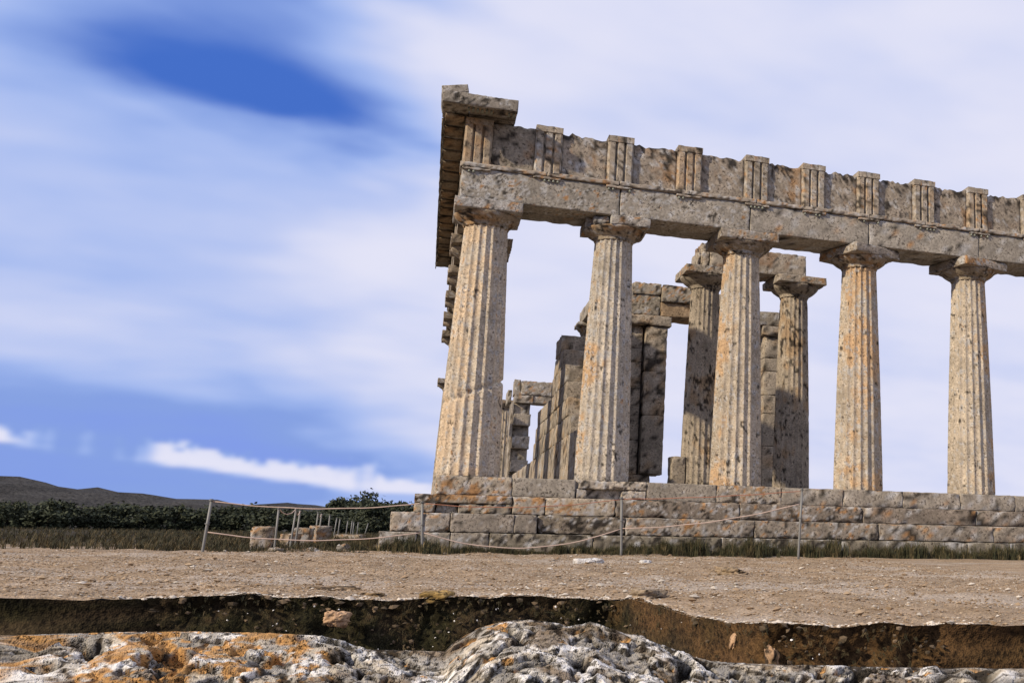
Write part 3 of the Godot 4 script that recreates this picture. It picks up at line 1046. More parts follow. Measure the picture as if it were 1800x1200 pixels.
func front_entablature() -> void:
	var g := grey_stone()
	var t := thing("front_entablature", "grey stone beam and frieze across the front columns, with cornice left at one corner", "entablature", Vector3(6.6, 5.272, 0))
	var joints := [-0.555, 2.51, 5.25, 7.96, 10.68, 13.755]
	var styles := [
		{"base": Color(0.53, 0.49, 0.43), "ochre": -0.30, "white": -0.14, "black": -0.30},
		{"base": Color(0.56, 0.515, 0.45), "ochre": -0.36, "white": -0.08, "black": -0.27}]
	for k in 5:
		var s: Dictionary = styles[mini(k, 1)].duplicate()
		s.shift = Vector3(0, k * 4.0, 0)
		s.patch = [Vector3(-0.45, 5.55 + k * 4.0, 0.55), 1.15, 0.34] if k == 0 else [Vector3(3.2, 5.6 + k * 4.0, 0.5), 1.1, 0.10]
		block("architrave_block", Vector3(joints[k] + 0.005, 5.274, -0.02), Vector3(joints[k + 1] - 0.005, 5.885, 0.548), s, M.stone, t, 0.035 if k < 2 else 0.12, 0.006, 0.018)
		block("architrave_block", Vector3(joints[k] + 0.02, 5.277, -0.52), Vector3(joints[k + 1] - 0.05, 5.95, -0.026), toned(s, 0.95), M.stone, t, 0.14, 0.03, 0.06)
	# band along the top of the beam, one piece between regulae
	var third := [-0.29, 1.05, 2.48, 3.92, 5.38, 6.67, 7.96, 9.32, 10.68, 12.1, 13.49]
	for k in third.size() - 1:
		block("taenia", Vector3(third[k] + (0.0 if k else -0.30), 5.887, -0.02), Vector3(third[k + 1] - 0.006, 5.985, 0.598), {"base": Color(0.60, 0.53, 0.45), "ochre": -0.12, "white": -0.02, "black": -0.14}, M.stone, t, 0.05, 0.014, 0.05)
	var peg := peg_mesh()
	for k in third.size():
		var at := Vector3(third[k], 5.884, 0.548)
		var ts := {"base": Color(0.55, 0.48, 0.40), "ochre": -0.14, "white": -0.06, "black": -0.16, "shift": Vector3(k, 0, 0)}
		var rm := block("regula", at + Vector3(-0.27, -0.055, -0.02), at + Vector3(0.27, 0.0, 0.055), ts, M.stone, t, 0.05, 0.006, 0.04)
		for j in 6:
			if rng.randf() < 0.45: continue
			part("gutta", peg, M.stone_plain, rm, Vector3(-0.21 + 0.084 * j, -0.018, 0.005))
		# triglyph
		var tg: Dictionary = {"base": Color(0.58, 0.51, 0.42), "warm": Color(0.68, 0.51, 0.35), "warm_more": -0.14, "white": -0.12, "black": -0.14, "ochre": -0.22}
		if k == 0: tg = {"base": Color(0.56, 0.48, 0.38), "warm": Color(0.62, 0.44, 0.28), "warm_more": 0.1, "black": -0.28}
		var tall := 0.965 if k else 0.915
		var spot := Vector3(third[k], 5.987, 0.552)
		tg.shift = Vector3.ZERO
		part("triglyph", triglyph_mesh(0.52, tall, 0.55, tg, spot), M.stone, t, spot - t.position)
		# metope slab to the next triglyph
		if k < third.size() - 1:
			var wide: float = third[k + 1] - third[k] - 0.50
			var mp := Vector3((third[k] + third[k + 1]) / 2, 5.987, 0.450)
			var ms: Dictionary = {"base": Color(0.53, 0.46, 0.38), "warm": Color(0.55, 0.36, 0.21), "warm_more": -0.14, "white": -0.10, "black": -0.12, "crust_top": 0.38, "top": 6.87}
			if k == 0: ms = {"base": Color(0.50, 0.44, 0.36), "warm": Color(0.54, 0.38, 0.25), "warm_more": 0.0, "black": -0.10}
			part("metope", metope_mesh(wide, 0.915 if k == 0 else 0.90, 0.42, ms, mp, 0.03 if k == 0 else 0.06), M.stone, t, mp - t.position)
	# what is left of the cornice at the corner
	var cs := {"base": Color(0.44, 0.40, 0.35), "white": -0.12, "black": -0.06}
	block("cornice_block", Vector3(-0.995, 6.985, 0.12), Vector3(-0.50, 7.135, 1.0), cs, M.stone, t, 0.06, 0.005, 0.02)
	block("cornice_block", Vector3(-0.499, 6.985, 0.12), Vector3(0.385, 7.135, 1.0), cs, M.stone, t, 0.06, 0.005, 0.02)
	block("cornice_fascia", Vector3(-1.0, 6.912, 1.002), Vector3(0.38, 7.150, 1.13), cs, M.stone, t, 0.05, 0.004, 0.02)
	# first stone of the sloping cornice
	var wedge := block("raking_cornice", Vector3(-1.01, 7.125, 0.10), Vector3(-0.53, 7.285, 1.127), {"base": Color(0.50, 0.46, 0.41), "white": -0.14, "black": -0.02}, M.stone, t, 0.05, 0.004, 0.015)
	wedge.rotation.z = 0.22
	wedge.position += Vector3(0, -0.01, 0)
	block("cornice_bed", Vector3(-0.50, 6.905, -0.4), Vector3(0.36, 6.984, 0.49), {"base": Color(0.48, 0.42, 0.35), "black": -0.1}, M.stone, t, 0.1, 0.0, 0.0)
	for m in [[-0.56, -0.06], [0.16, 0.38]]:
		var mu := block("mutule", Vector3(m[0], 6.922, 0.84), Vector3(m[1], 6.983, 0.992), {"base": Color(0.66, 0.55, 0.43), "ochre": -0.2, "white": -0.14}, M.stone, t, 0.05, 0.006, 0.03)
		for a in 3:
			for b in 6:
				var px: float = -0.21 + 0.084 * b
				if absf(px) < (m[1] - m[0]) / 2 - 0.02: part("gutta", peg, M.stone_plain, mu, Vector3(px, -0.012, -0.05 + 0.05 * a))

func flank_entablature() -> void:
	var t := thing("flank_entablature", "dark overhanging cornice and beam running back over the left flank columns", "entablature", Vector3(0, 5.272, -7))
	var g := {"base": Color(0.46, 0.40, 0.33), "white": -0.2, "black": -0.10}
	for k in 5:
		var z1 := -0.03 if k == 0 else -2.613 - 2.755 * (k - 1)
		var z0 := -2.613 - 2.755 * k
		block("architrave_block", Vector3(-0.53, 5.276, z0 + 0.006), Vector3(0.45, 5.97, z1 - 0.006), g, M.stone, t, 0.12, 0.012, 0.05)
	for k in 19:
		var z := -0.95 - 0.689 * k
		if k % 2 == 0:
			block("triglyph", Vector3(-0.555, 5.985, z - 0.26), Vector3(-0.1, 6.965, z + 0.26), g, M.stone, t, 0.13, 0.010, 0.03)
		else:
			block("metope", Vector3(-0.49, 5.985, z - 0.425), Vector3(-0.1, 6.965, z + 0.425), toned(g, 0.97), M.stone, t, 0.13, 0.010, 0.03)
	block("frieze_backing", Vector3(-0.098, 5.985, -12.9), Vector3(0.42, 6.96, -0.45), toned(g, 0.97), M.stone, t, 0.4, 0.01, 0.03)
	var cs := {"base": Color(0.46, 0.41, 0.34), "white": -0.2, "black": -0.08}
	for k in 9:
		var z1 := 0.115 - 1.34 * k
		block("cornice_block", Vector3(-0.985 + rng.randf_range(-0.01, 0.01), 6.985, z1 - 1.335), Vector3(-0.12, 7.17 + rng.randf_range(-0.01, 0.01), z1), cs, M.stone, t, 0.11, 0.010, 0.04)
	for k in 9:
		var z1 := 0.115 - 1.34 * k
		block("cornice_fascia", Vector3(-1.0, 6.905, z1 - 1.333), Vector3(-0.965, 6.983, z1), cs, M.stone, t, 0.12, 0.006, 0.03)
	var ms := {"base": Color(0.48, 0.40, 0.31), "warm": Color(0.52, 0.36, 0.22), "warm_more": 0.05, "black": -0.14}
	for k in 17:
		var z := 0.20 - 0.689 * k
		block("mutule", Vector3(-0.94, 6.925, z - 0.25), Vector3(-0.575, 6.982, z + 0.25), ms, M.stone, t, 0.1, 0.006, 0.03)

func inside() -> void:
	# long wall of the inner building, broken down in steps towards the back
	var w := thing("cella_wall", "ruined inner wall of long stone blocks stepping down towards the back", "wall", Vector3(2.8, 0.21, -12))
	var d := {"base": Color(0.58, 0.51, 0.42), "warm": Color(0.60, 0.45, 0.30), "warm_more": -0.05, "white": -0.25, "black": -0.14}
	var courses := [[0.212, 1.35, -3.4, -21.5, 1.15], [1.352, 1.85, -4.4, -13.5, 1.3], [1.852, 2.32, -5.0, -13.1, 1.2], [2.322, 2.78, -5.5, -12.5, 1.35], [2.782, 3.28, -6.0, -9.0, 1.2], [3.282, 3.78, -6.6, -8.7, 1.1], [3.782, 4.27, -7.2, -8.4, 1.3]]
	for k in courses.size():
		var c: Array = courses[k]
		var z: float = c[2]
		while z > c[3] + 0.2:
			var l: float = minf(c[4] * rng.randf_range(0.75, 1.2), z - c[3])
			var s := toned(d, rng.randf_range(0.86, 1.14))
			s.shift = Vector3(0, 0, k * 7.0 + z)
			var face := 2.38 + rng.randf_range(-0.012, 0.02)
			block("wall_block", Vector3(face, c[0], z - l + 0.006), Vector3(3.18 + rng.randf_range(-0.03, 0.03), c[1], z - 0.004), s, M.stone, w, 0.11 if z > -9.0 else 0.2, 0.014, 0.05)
			z -= l
	# low stone left of the second column
	block("wall_block", Vector3(2.40, 0.212, -3.38), Vector3(3.1, 1.15, -2.95), toned(d, 1.25), M.stone, w, 0.09, 0.02, 0.06)
	# dark pier with a lintel, half hidden by the second column
	var p := thing("doorway_pier", "tall dark pier of stone blocks stained black, right of the second column", "pier", Vector3(4.7, 0.21, -8.3))
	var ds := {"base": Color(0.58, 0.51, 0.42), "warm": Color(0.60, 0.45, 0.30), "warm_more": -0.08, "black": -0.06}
	var lv := [0.60, 1.55, 2.5, 3.05, 3.75, 4.15, 4.80]
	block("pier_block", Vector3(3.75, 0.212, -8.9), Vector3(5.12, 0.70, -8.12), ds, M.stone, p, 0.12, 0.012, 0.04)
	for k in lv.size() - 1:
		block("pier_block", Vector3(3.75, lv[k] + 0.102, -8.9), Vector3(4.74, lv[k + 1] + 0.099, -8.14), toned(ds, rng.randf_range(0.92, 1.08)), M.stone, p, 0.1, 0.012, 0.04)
	for k in 3:
		var a: float = [0.702, 2.35, 3.60][k]
		var b: float = [2.348, 3.598, 4.885][k]
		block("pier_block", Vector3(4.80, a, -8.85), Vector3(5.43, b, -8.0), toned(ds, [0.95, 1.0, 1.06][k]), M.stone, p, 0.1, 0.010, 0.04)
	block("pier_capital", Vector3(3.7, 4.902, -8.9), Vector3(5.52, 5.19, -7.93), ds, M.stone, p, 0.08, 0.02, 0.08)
	var li := thing("doorway_lintel", "long lintel of grey and tan blocks lying across the dark pier behind the porch column", "lintel", Vector3(6.0, 5.19, -8.4))
	var ls := {"base": Color(0.52, 0.46, 0.37), "ochre": -0.15, "white": -0.12, "black": -0.06}
	var tan := {"base": Color(0.62, 0.46, 0.30), "warm": Color(0.66, 0.42, 0.22), "warm_more": 0.1, "black": -0.28}
	block("lintel_block", Vector3(4.02, 5.195, -8.85), Vector3(5.18, 5.78, -7.98), ls, M.stone, li, 0.06, 0.014, 0.05)
	block("lintel_block", Vector3(5.186, 5.195, -8.85), Vector3(7.9, 5.60, -7.96), tan, M.stone, li, 0.08, 0.010, 0.05)
	block("lintel_block", Vector3(7.906, 5.195, -8.85), Vector3(9.2, 5.62, -7.96), toned(ls, 0.9), M.stone, li, 0.12, 0.014, 0.06)
	block("lintel_block", Vector3(4.35, 5.783, -8.8), Vector3(5.19, 6.13, -7.95), ls, M.stone, li, 0.06, 0.022, 0.09)
	block("lintel_block", Vector3(5.195, 5.605, -8.8), Vector3(6.15, 6.10, -7.86), ls, M.stone, li, 0.06, 0.018, 0.08)
	block("lintel_block", Vector3(6.155, 5.605, -8.8), Vector3(7.4, 6.02, -7.88), toned(ls, 1.1), M.stone, li, 0.08, 0.03, 0.10)
	var rp := thing("doorway_pier", "dark inner pier carrying the right end of the long lintel", "pier", Vector3(8.7, 0.21, -8.3))
	for k in lv.size() - 1:
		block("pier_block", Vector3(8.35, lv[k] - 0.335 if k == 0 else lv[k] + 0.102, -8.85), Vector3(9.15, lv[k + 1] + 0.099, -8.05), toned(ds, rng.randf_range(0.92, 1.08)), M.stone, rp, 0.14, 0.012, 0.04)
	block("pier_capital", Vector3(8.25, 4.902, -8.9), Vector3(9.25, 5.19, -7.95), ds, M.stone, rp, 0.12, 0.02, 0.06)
	# broken beam end lying on the porch column
	var e := thing("beam_block", "broken beam block with an upright end lying on the dark porch column", "block", Vector3(5.9, 5.68, -4.5))
	var es := {"base": Color(0.58, 0.51, 0.42), "warm": Color(0.46, 0.31, 0.2), "warm_more": -0.05, "white": -0.2, "black": -0.1}
	block("beam_stone", Vector3(5.62, 5.69, -5.0), Vector3(8.2, 6.30, -4.12), es, M.stone, e, 0.08, 0.02, 0.10)
	block("beam_stone", Vector3(5.40, 5.69, -4.95), Vector3(5.61, 6.36, -4.2), toned(es, 1.1), M.stone, e, 0.05, 0.02, 0.12)
	block("beam_stone", Vector3(5.30, 5.69, -4.9), Vector3(5.395, 6.12, -4.25), toned(es, 1.0), M.stone, e, 0.05, 0.02, 0.10)
	# low stump beside the porch column
	var st := single("stone_stump", block_mesh(Vector3(4.86, 0.21, -4.75), Vector3(5.2, 0.93, -4.25), dark_stone(), 0.07, 0.02, 0.06), M.stone, Vector3(5.03, 0.21, -4.5))
	tag(st, "low dark stone stump standing at the foot of the porch column", "stone")
	# two-storey row inside: one column with a beam end
	var ic := column("inner_column", "slender inner column whose capital shows left of the second front column", "", Vector3(3.62, 0.21, -11.0), 0.33, 0.26, 5.19, grey_stone(), M.column, {"per": 6, "rows": 40, "half": 0.41, "cap": 0.34, "abacus": 0.13, "flutes": 16})
	var ib := single("inner_beam", block_mesh(Vector3(3.34, 5.405, -11.3), Vector3(3.92, 5.80, -8.9), {"base": Color(0.56, 0.51, 0.44), "white": -0.12, "black": -0.3}, 0.12, 0.008, 0.03), M.stone, Vector3(3.63, 5.405, -10.1))
	tag(ib, "pale beam lying on the slender inner column and the lintel", "beam")
	copy_of(ic, Vector3(8.42, -0.62, -12.0), "slender inner column half hidden behind the third front column", "")
	# ragged pier and beam at the rear
	var rg := thing("ragged_pier", "far pier of projecting and recessed courses between the first two columns", "pier", Vector3(3.0, 0.21, -26.4))
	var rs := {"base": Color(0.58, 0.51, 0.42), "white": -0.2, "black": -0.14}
	var yy := [0.21, 1.75, 2.25, 2.75, 3.3, 3.75, 4.25, 4.75]
	for k in yy.size() - 1:
		var proud := k % 2 == 1
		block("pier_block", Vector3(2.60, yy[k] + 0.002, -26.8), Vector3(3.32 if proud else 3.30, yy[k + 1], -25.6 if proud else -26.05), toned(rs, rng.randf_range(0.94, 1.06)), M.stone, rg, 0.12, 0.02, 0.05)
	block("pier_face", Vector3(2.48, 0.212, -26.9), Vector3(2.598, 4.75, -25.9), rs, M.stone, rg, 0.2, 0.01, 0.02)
	var rb := thing("rear_beam", "far grey beam with a rough upper block, resting on the ragged pier", "beam", Vector3(3.6, 4.75, -26.2))
	var bs := {"base": Color(0.56, 0.50, 0.42), "ochre": -0.18, "white": -0.08, "black": -0.12}
	block("beam_stone", Vector3(2.60, 4.752, -26.8), Vector3(3.38, 5.10, -25.8), bs, M.stone, rb, 0.1, 0.02, 0.05)
	block("beam_stone", Vector3(3.385, 4.78, -26.8), Vector3(5.3, 5.10, -25.85), toned(bs, 0.96), M.stone, rb, 0.12, 0.01, 0.03)
	block("beam_stone", Vector3(2.85, 5.103, -26.8), Vector3(5.1, 5.74, -25.8), bs, M.stone, rb, 0.09, 0.04, 0.08)
	block("beam_stone", Vector3(2.56, 5.103, -26.8), Vector3(2.845, 5.80, -25.95), toned(bs, 0.94), M.stone, rb, 0.09, 0.03, 0.08)
	block("beam_stone", Vector3(2.38, 4.85, -28.2), Vector3(2.55, 5.45, -27.0), toned(bs, 0.95), M.stone, rb, 0.12, 0.03, 0.08)

func crest(x: float) -> float:
	var at := [[-3.0, -1.50], [-1.47, -1.47], [-1.19, -1.480], [-1.01, -1.492], [-0.93, -1.51], [-0.85, -1.54], [-0.58, -1.552], [-0.55, -1.52], [-0.47, -1.47], [-0.39, -1.447], [-0.29, -1.442], [-0.17, -1.455], [-0.14, -1.468], [-0.06, -1.452], [0.08, -1.50], [0.14, -1.508], [0.24, -1.545], [0.33, -1.58], [0.42, -1.605], [0.62, -1.62], [1.03, -1.64], [3.0, -1.70]]
	for k in at.size() - 1:
		if x <= at[k + 1][0]:
			return lerpf(at[k][1], at[k + 1][1], clampf((x - at[k][0]) / (at[k + 1][0] - at[k][0]), 0.0, 1.0))
	return -1.7

func outcrop() -> void:
	# a sheet over the crest: rows run from the hollow behind, over the top and down the face towards the viewer
	var xs := spaced([-3.4, 0.06, -1.75, 0.0065, 1.35, 0.05, 3.2])
	var ss := spaced([-0.75, 0.06, -0.06, 0.0055, 0.46, 0.05, 1.9])
	var v := PackedVector3Array()
	var c := PackedColorArray()
	var idx := PackedInt32Array()
	var plate := FastNoiseLite.new()
	plate.seed = 9
	plate.noise_type = FastNoiseLite.TYPE_CELLULAR
	plate.frequency = 1.0
	plate.fractal_type = FastNoiseLite.FRACTAL_NONE
	plate.cellular_return_type = FastNoiseLite.RETURN_CELL_VALUE
	var gap := FastNoiseLite.new()
	gap.seed = 9
	gap.noise_type = FastNoiseLite.TYPE_CELLULAR
	gap.frequency = 1.0
	gap.fractal_type = FastNoiseLite.FRACTAL_NONE
	gap.cellular_return_type = FastNoiseLite.RETURN_DISTANCE2_SUB
	for x in xs:
		var top := crest(x)
		for d in ss:
			# path of the section: steep behind, rounded at the crest, then a face of about forty degrees
			var z := 16.4 + d * 0.80
			var y := top - 0.62 * maxf(0.0, d - 0.02)
			if d < 0.0:
				z = 16.4 + d * 0.75
				y = top - 1.1 * d * d - 0.35 * maxf(0.0, -d - 0.1)
			if d > 0.6: y -= 0.5 * (d - 0.6)
			var q := Vector3(x, d, 0.0)
			var w1 := N1.get_noise_2d(x * 2.2, d * 3.4 + 9.0)
			var w2 := N2.get_noise_2d(x * 1.5, d * 2.6 + 3.0)
			var w3 := N3.get_noise_2d(x * 1.15, d * 2.6)
			var w4 := N4.get_noise_2d(x * 0.8, d * 2.2)
			# slabs lying nearly level: long in x, thin down the face
			var px := x * 3.4 + 0.9 * w2
			var py := d * 13.0 + 1.3 * w1 + 0.8 * w2 - x * 1.5
			var cv := plate.get_noise_2d(px, py)
			var ce := gap.get_noise_2d(px, py)
			var lines := 1.0 - sst(-1.0, -0.80, ce)
			var hollow := sst(0.16, 0.42, w1 * 0.6 - w2 * 0.75 + 0.25 * w3)
			var face := sst(-0.03, 0.05, d)
			var out := 0.018 * cv * face + 0.024 * w1 * face + 0.006 * w2 * (0.35 + 0.65 * face) + 0.005 * w3 + 0.004 * w4
			out -= (0.018 * lines * (0.4 + 0.6 * sst(-0.2, 0.3, w1)) + 0.065 * hollow) * face
			out -= 0.016 * sst(0.22, 0.5, w3 - 0.3 * w2)
			v.append(Vector3(x, y + 0.75 * out, z + 0.66 * out * face))
			# colour: grey stone, pale lichen on the tops of slabs, brown and black in the gaps, orange at the left
			var t := Color(0.54, 0.51, 0.46) * (1.0 + 0.28 * cv + 0.3 * w3)
			t = t.lerp(Color(0.78, 0.68, 0.53), 0.75 * sst(-0.15, 0.2, w2 + 0.3 * w4 - 0.2))
			t = t.lerp(Color(1.0, 0.99, 0.97), 0.9 * sst(0.07, 0.20, cv * 0.35 + 0.45 * N2.get_noise_2d(x * 1.2 + 33.0, d * 2.4) + 0.5 * w3 * 0.6 + 0.10))
			t = t.lerp(Color(0.22, 0.155, 0.09), 0.85 * sst(-0.04, 0.20, N2.get_noise_2d(x * 1.0 + 71.0, d * 2.0) * 0.8 + 0.4 * w3 - 0.10))
			var dark := lines * 0.5 + hollow * 0.65 + 0.9 * maxf(0.0, w3 - 0.12) + 0.75 * w4 - 0.09
			t = t.lerp(Color(0.045, 0.034, 0.022), 0.93 * sst(0.12, 0.34, dark))
			var side := 0.60 * sst(-0.94, -1.06, x) * (1.0 - 0.7 * sst(-1.5, -2.2, x)) + 0.42 * sst(0.12, 0.03, d) * sst(-0.60, -0.5, x) * sst(-0.30, -0.42, x) - 0.50
			var o := sst(0.06, 0.20, N2.get_noise_2d(x * 1.4 - 20.0, d * 2.8) * 0.7 + 0.6 * w3 + 0.3 * w4 + side)
			t = t.lerp(Color(0.60, 0.335, 0.125) * (1.0 + 0.6 * w4 + 0.4 * w3), 0.88 * o)
			t.a = 1.0
			c.append(t)
	var n := ss.size()
	for i in xs.size() - 1:
		for j in n - 1:
			var a := i * n + j
			idx.append_array([a, a + n, a + 1, a + 1, a + n, a + n + 1])
	var o := single("rock_outcrop", finish(v, c, idx), M.rock)
	tag(o, "rough pale foreground rock spotted with white and orange lichen", "rock")

func stones() -> void:
	var pale := {"base": Color(1.3, 1.28, 1.22), "white": -0.1}
	var tan := {"base": Color(0.50, 0.38, 0.25), "black": -0.15}
	var brown := {"base": Color(0.36, 0.25, 0.14), "black": -0.1}
	var grey := {"base": Color(0.60, 0.54, 0.46), "ochre": -0.1, "white": -0.02, "black": -0.16}
	var list := [
		["loose_stone", "bright white flat stone on the gravel in front of the right fence post", Vector3(1.51, 0, 5.6), Vector3(0.42, 0.10, 0.22), pale, 0.3],
		["loose_stone", "small whitish stone on the gravel right of the bright flat stone", Vector3(2.42, 0, 5.1), Vector3(0.17, 0.07, 0.13), pale, 0.3],
		["earth_clod", "long brown clod on the gravel at the left edge", Vector3(-1.35, 0, 11.2), Vector3(0.42, 0.07, 0.22), brown, 0.5],
		["loose_stone", "ochre mossy stone on the very edge of the bank", Vector3(-0.55, 0, 12.1), Vector3(0.21, 0.085, 0.2), {"base": Color(0.50, 0.34, 0.13), "black": 0.0}, 0.4],
		["earth_clod", "tan clod with a dark hollow near the right end of the gravel", Vector3(2.72, 0, 8.6), Vector3(0.40, 0.11, 0.26), tan, 0.5],
		["loose_stone", "half buried greyish stone at the right near the bank", Vector3(1.0, 0, 12.2), Vector3(0.30, 0.09, 0.25), {"base": Color(0.52, 0.42, 0.31), "black": -0.12}, 0.45],
		["earth_clod", "small brown clod on the gravel above the middle of the bank", Vector3(-1.0, 0, 11.9), Vector3(0.13, 0.04, 0.1), brown, 0.5],
		["loose_stone", "grey stone at the foot of the lowest step beside the grass tuft", Vector3(0.0, 0, 2.9), Vector3(0.22, 0.06, 0.14), grey, 0.4],
	]
	for k in list.size():
		var e: Array = list[k]
		var at: Vector3 = e[2]
		at.y = ground_height(at.x, at.z) - 0.015
		var o := single(e[0], stone_lump(e[3], e[4], at, k + 3, e[5]), M.stone, at)
		o.rotation.y = k * 0.4
		tag(o, e[1], "stone" if e[0] == "loose_stone" else "clod")
	# stones held in the bank
	var held := [["tan triangular stone set in the dark bank at the left", Vector3(-1.22, -1.74, 12.36), Vector3(0.17, 0.09, 0.12)], ["thin upright tan stone set in the bank at the right", Vector3(1.17, -1.75, 14.15), Vector3(0.045, 0.14, 0.08)],
		["long orange tan stone low in the bank at the right", Vector3(1.30, -1.86, 14.55), Vector3(0.065, 0.15, 0.1)], ["rounded orange tan stone lowest in the bank at the right", Vector3(1.42, -1.92, 14.75), Vector3(0.07, 0.11, 0.1)]]
	for k in held.size():
		var e: Array = held[k]
		var o := single("bank_stone", stone_lump(e[2], {"base": Color(0.72, 0.48, 0.30), "black": -0.3}, e[1], 30 + k, 0.4), M.stone, e[1])
		o.rotation.z = [0.0, -0.25, 0.2, 0.25][k]
		tag(o, e[0], "stone")
	# fallen blocks and rubble left of the steps
	var rub := [
		["tall pitted block at the far left beside the first thin post", Vector3(-3.55, 0, -1.6), Vector3(0.36, 0.52, 0.42)],
		["squat tan block between the nearest thin posts", Vector3(-3.35, 0, -4.2), Vector3(0.3, 0.34, 0.34)],
		["grey drum-like block behind the third thin post", Vector3(-3.35, 0, -6.6), Vector3(0.38, 0.44, 0.4)],
		["grey block with a flat top standing in the grass", Vector3(-3.1, 0, -8.0), Vector3(0.42, 0.5, 0.4)],
		["long low pale block lying in the grass near the far thin posts", Vector3(-2.9, 0, -16.0), Vector3(0.85, 0.24, 0.45)],
		["flat slab lying on the rubble at the far left", Vector3(-2.75, 0, 0.6), Vector3(0.5, 0.14, 0.35)],
		["rounded stone on the rubble behind the second thin post", Vector3(-2.55, 0, 0.0), Vector3(0.3, 0.16, 0.25)],
		["small pale stone at the rim of the gravel, left", Vector3(-2.35, 0, 1.4), Vector3(0.2, 0.1, 0.18)],
		["broken stone with a white edge on the gravel rim", Vector3(-1.95, 0, 1.2), Vector3(0.21, 0.1, 0.2)],
		["pale flat stone just left of the lowest step", Vector3(-1.62, 0, 2.2), Vector3(0.24, 0.06, 0.16)],
		["grey stone leaning in weeds left of the lowest step", Vector3(-2.05, 0, -0.6), Vector3(0.24, 0.2, 0.2)],
		["brown stone half sunk in the rubble", Vector3(-2.9, 0, 1.7), Vector3(0.22, 0.1, 0.2)],
	]
	for k in rub.size():
		var e: Array = rub[k]
		var at: Vector3 = e[1]
		at.y = ground_height(at.x, at.z) - 0.03
		var gs := grey.duplicate()
		gs.base = [Color(0.50, 0.41, 0.31), Color(0.54, 0.41, 0.29), Color(0.42, 0.39, 0.35), Color(0.44, 0.39, 0.33)][k % 4]
		var o: MeshInstance3D
		if k < 5: o = single("fallen_block", block_mesh(at - Vector3(e[2].x / 2, 0, e[2].z / 2), at + Vector3(e[2].x / 2, e[2].y, e[2].z / 2), gs, 0.06, 0.035, 0.12), M.stone, at)
		else: o = single("rubble_stone", stone_lump(e[2], gs, at, 50 + k, 0.45), M.stone, at)
		o.rotation.y = k * 0.7
		tag(o, e[0], "block" if k < 5 else "stone")
	# loose grit over the terrace and along its lip
	var places := []
	var cols := PackedColorArray()
	for k in 66000:
		var x := rng.randf_range(-6.0, 7.0)
		var z := 1.6 + 13.2 * pow(rng.randf(), 0.75)
		if k < 3600:
			x = rng.randf_range(-2.6, 2.6)
			z = bank_edge(x) - 0.01 - absf(rng.randfn()) * 0.05
		elif z > bank_edge(x) - 0.02: continue
		var s := 0.0045 + 0.009 * pow(rng.randf(), 3.0)
		if rng.randf() < 0.03: s *= rng.randf_range(1.5, 3.2)
		var b := Basis.from_euler(Vector3(rng.randf_range(-0.3, 0.3), rng.randf() * TAU, rng.randf_range(-0.3, 0.3))).scaled(Vector3(s * rng.randf_range(0.8, 1.6), s, s * rng.randf_range(0.8, 1.4)))
		places.append(Transform3D(b, Vector3(x, ground_height(x, z) + s * 0.2, z)))
		var q := Color(0.35, 0.265, 0.175).lerp(Color(0.18, 0.11, 0.055), rng.randf() * 0.8)
		if rng.randf() < 0.20: q = Color(0.46, 0.41, 0.34) * rng.randf_range(0.7, 1.2)
		if k < 3600 and rng.randf() < 0.6: q = Color(0.55, 0.49, 0.41) * rng.randf_range(0.8, 1.15)
		cols.append(q)
	multi("gravel", pebble_mesh(4), M.pebble, places, cols, "loose pebbles and grit scattered over the terrace", "gravel")

func post_at(called: String, label: String, foot: Vector3, top: Vector3, r: float, group: String, tie := 0.55) -> Node3D:
	var t := thing(called, label, "post", foot, group)
	var d := top - foot
	part("pole", tube_mesh(PackedVector3Array([Vector3(0, -0.15, 0), d * 0.02, d * 0.5, d]), r, 8), M.metal, t)
	part("cap", tube_mesh(PackedVector3Array([d, d * 1.012]), r * 1.25, 8), M.metal, t)
	var ring := PackedVector3Array()
	for k in 9: ring.append(d * 0.985 + Vector3(cos(TAU * k / 8.0) * r * 1.5, 0, sin(TAU * k / 8.0) * r * 1.5))
	part("eyelet", tube_mesh(ring, r * 0.35, 5), M.metal, t)
	if tie > 0.0:
		var ring2 := PackedVector3Array()
		for k in 9: ring2.append(d * tie + Vector3(cos(TAU * k / 8.0) * r * 1.4, 0.004 * k, sin(TAU * k / 8.0) * r * 1.4))
		part("eyelet", tube_mesh(ring2, r * 0.4, 5), M.metal, t)
	return t

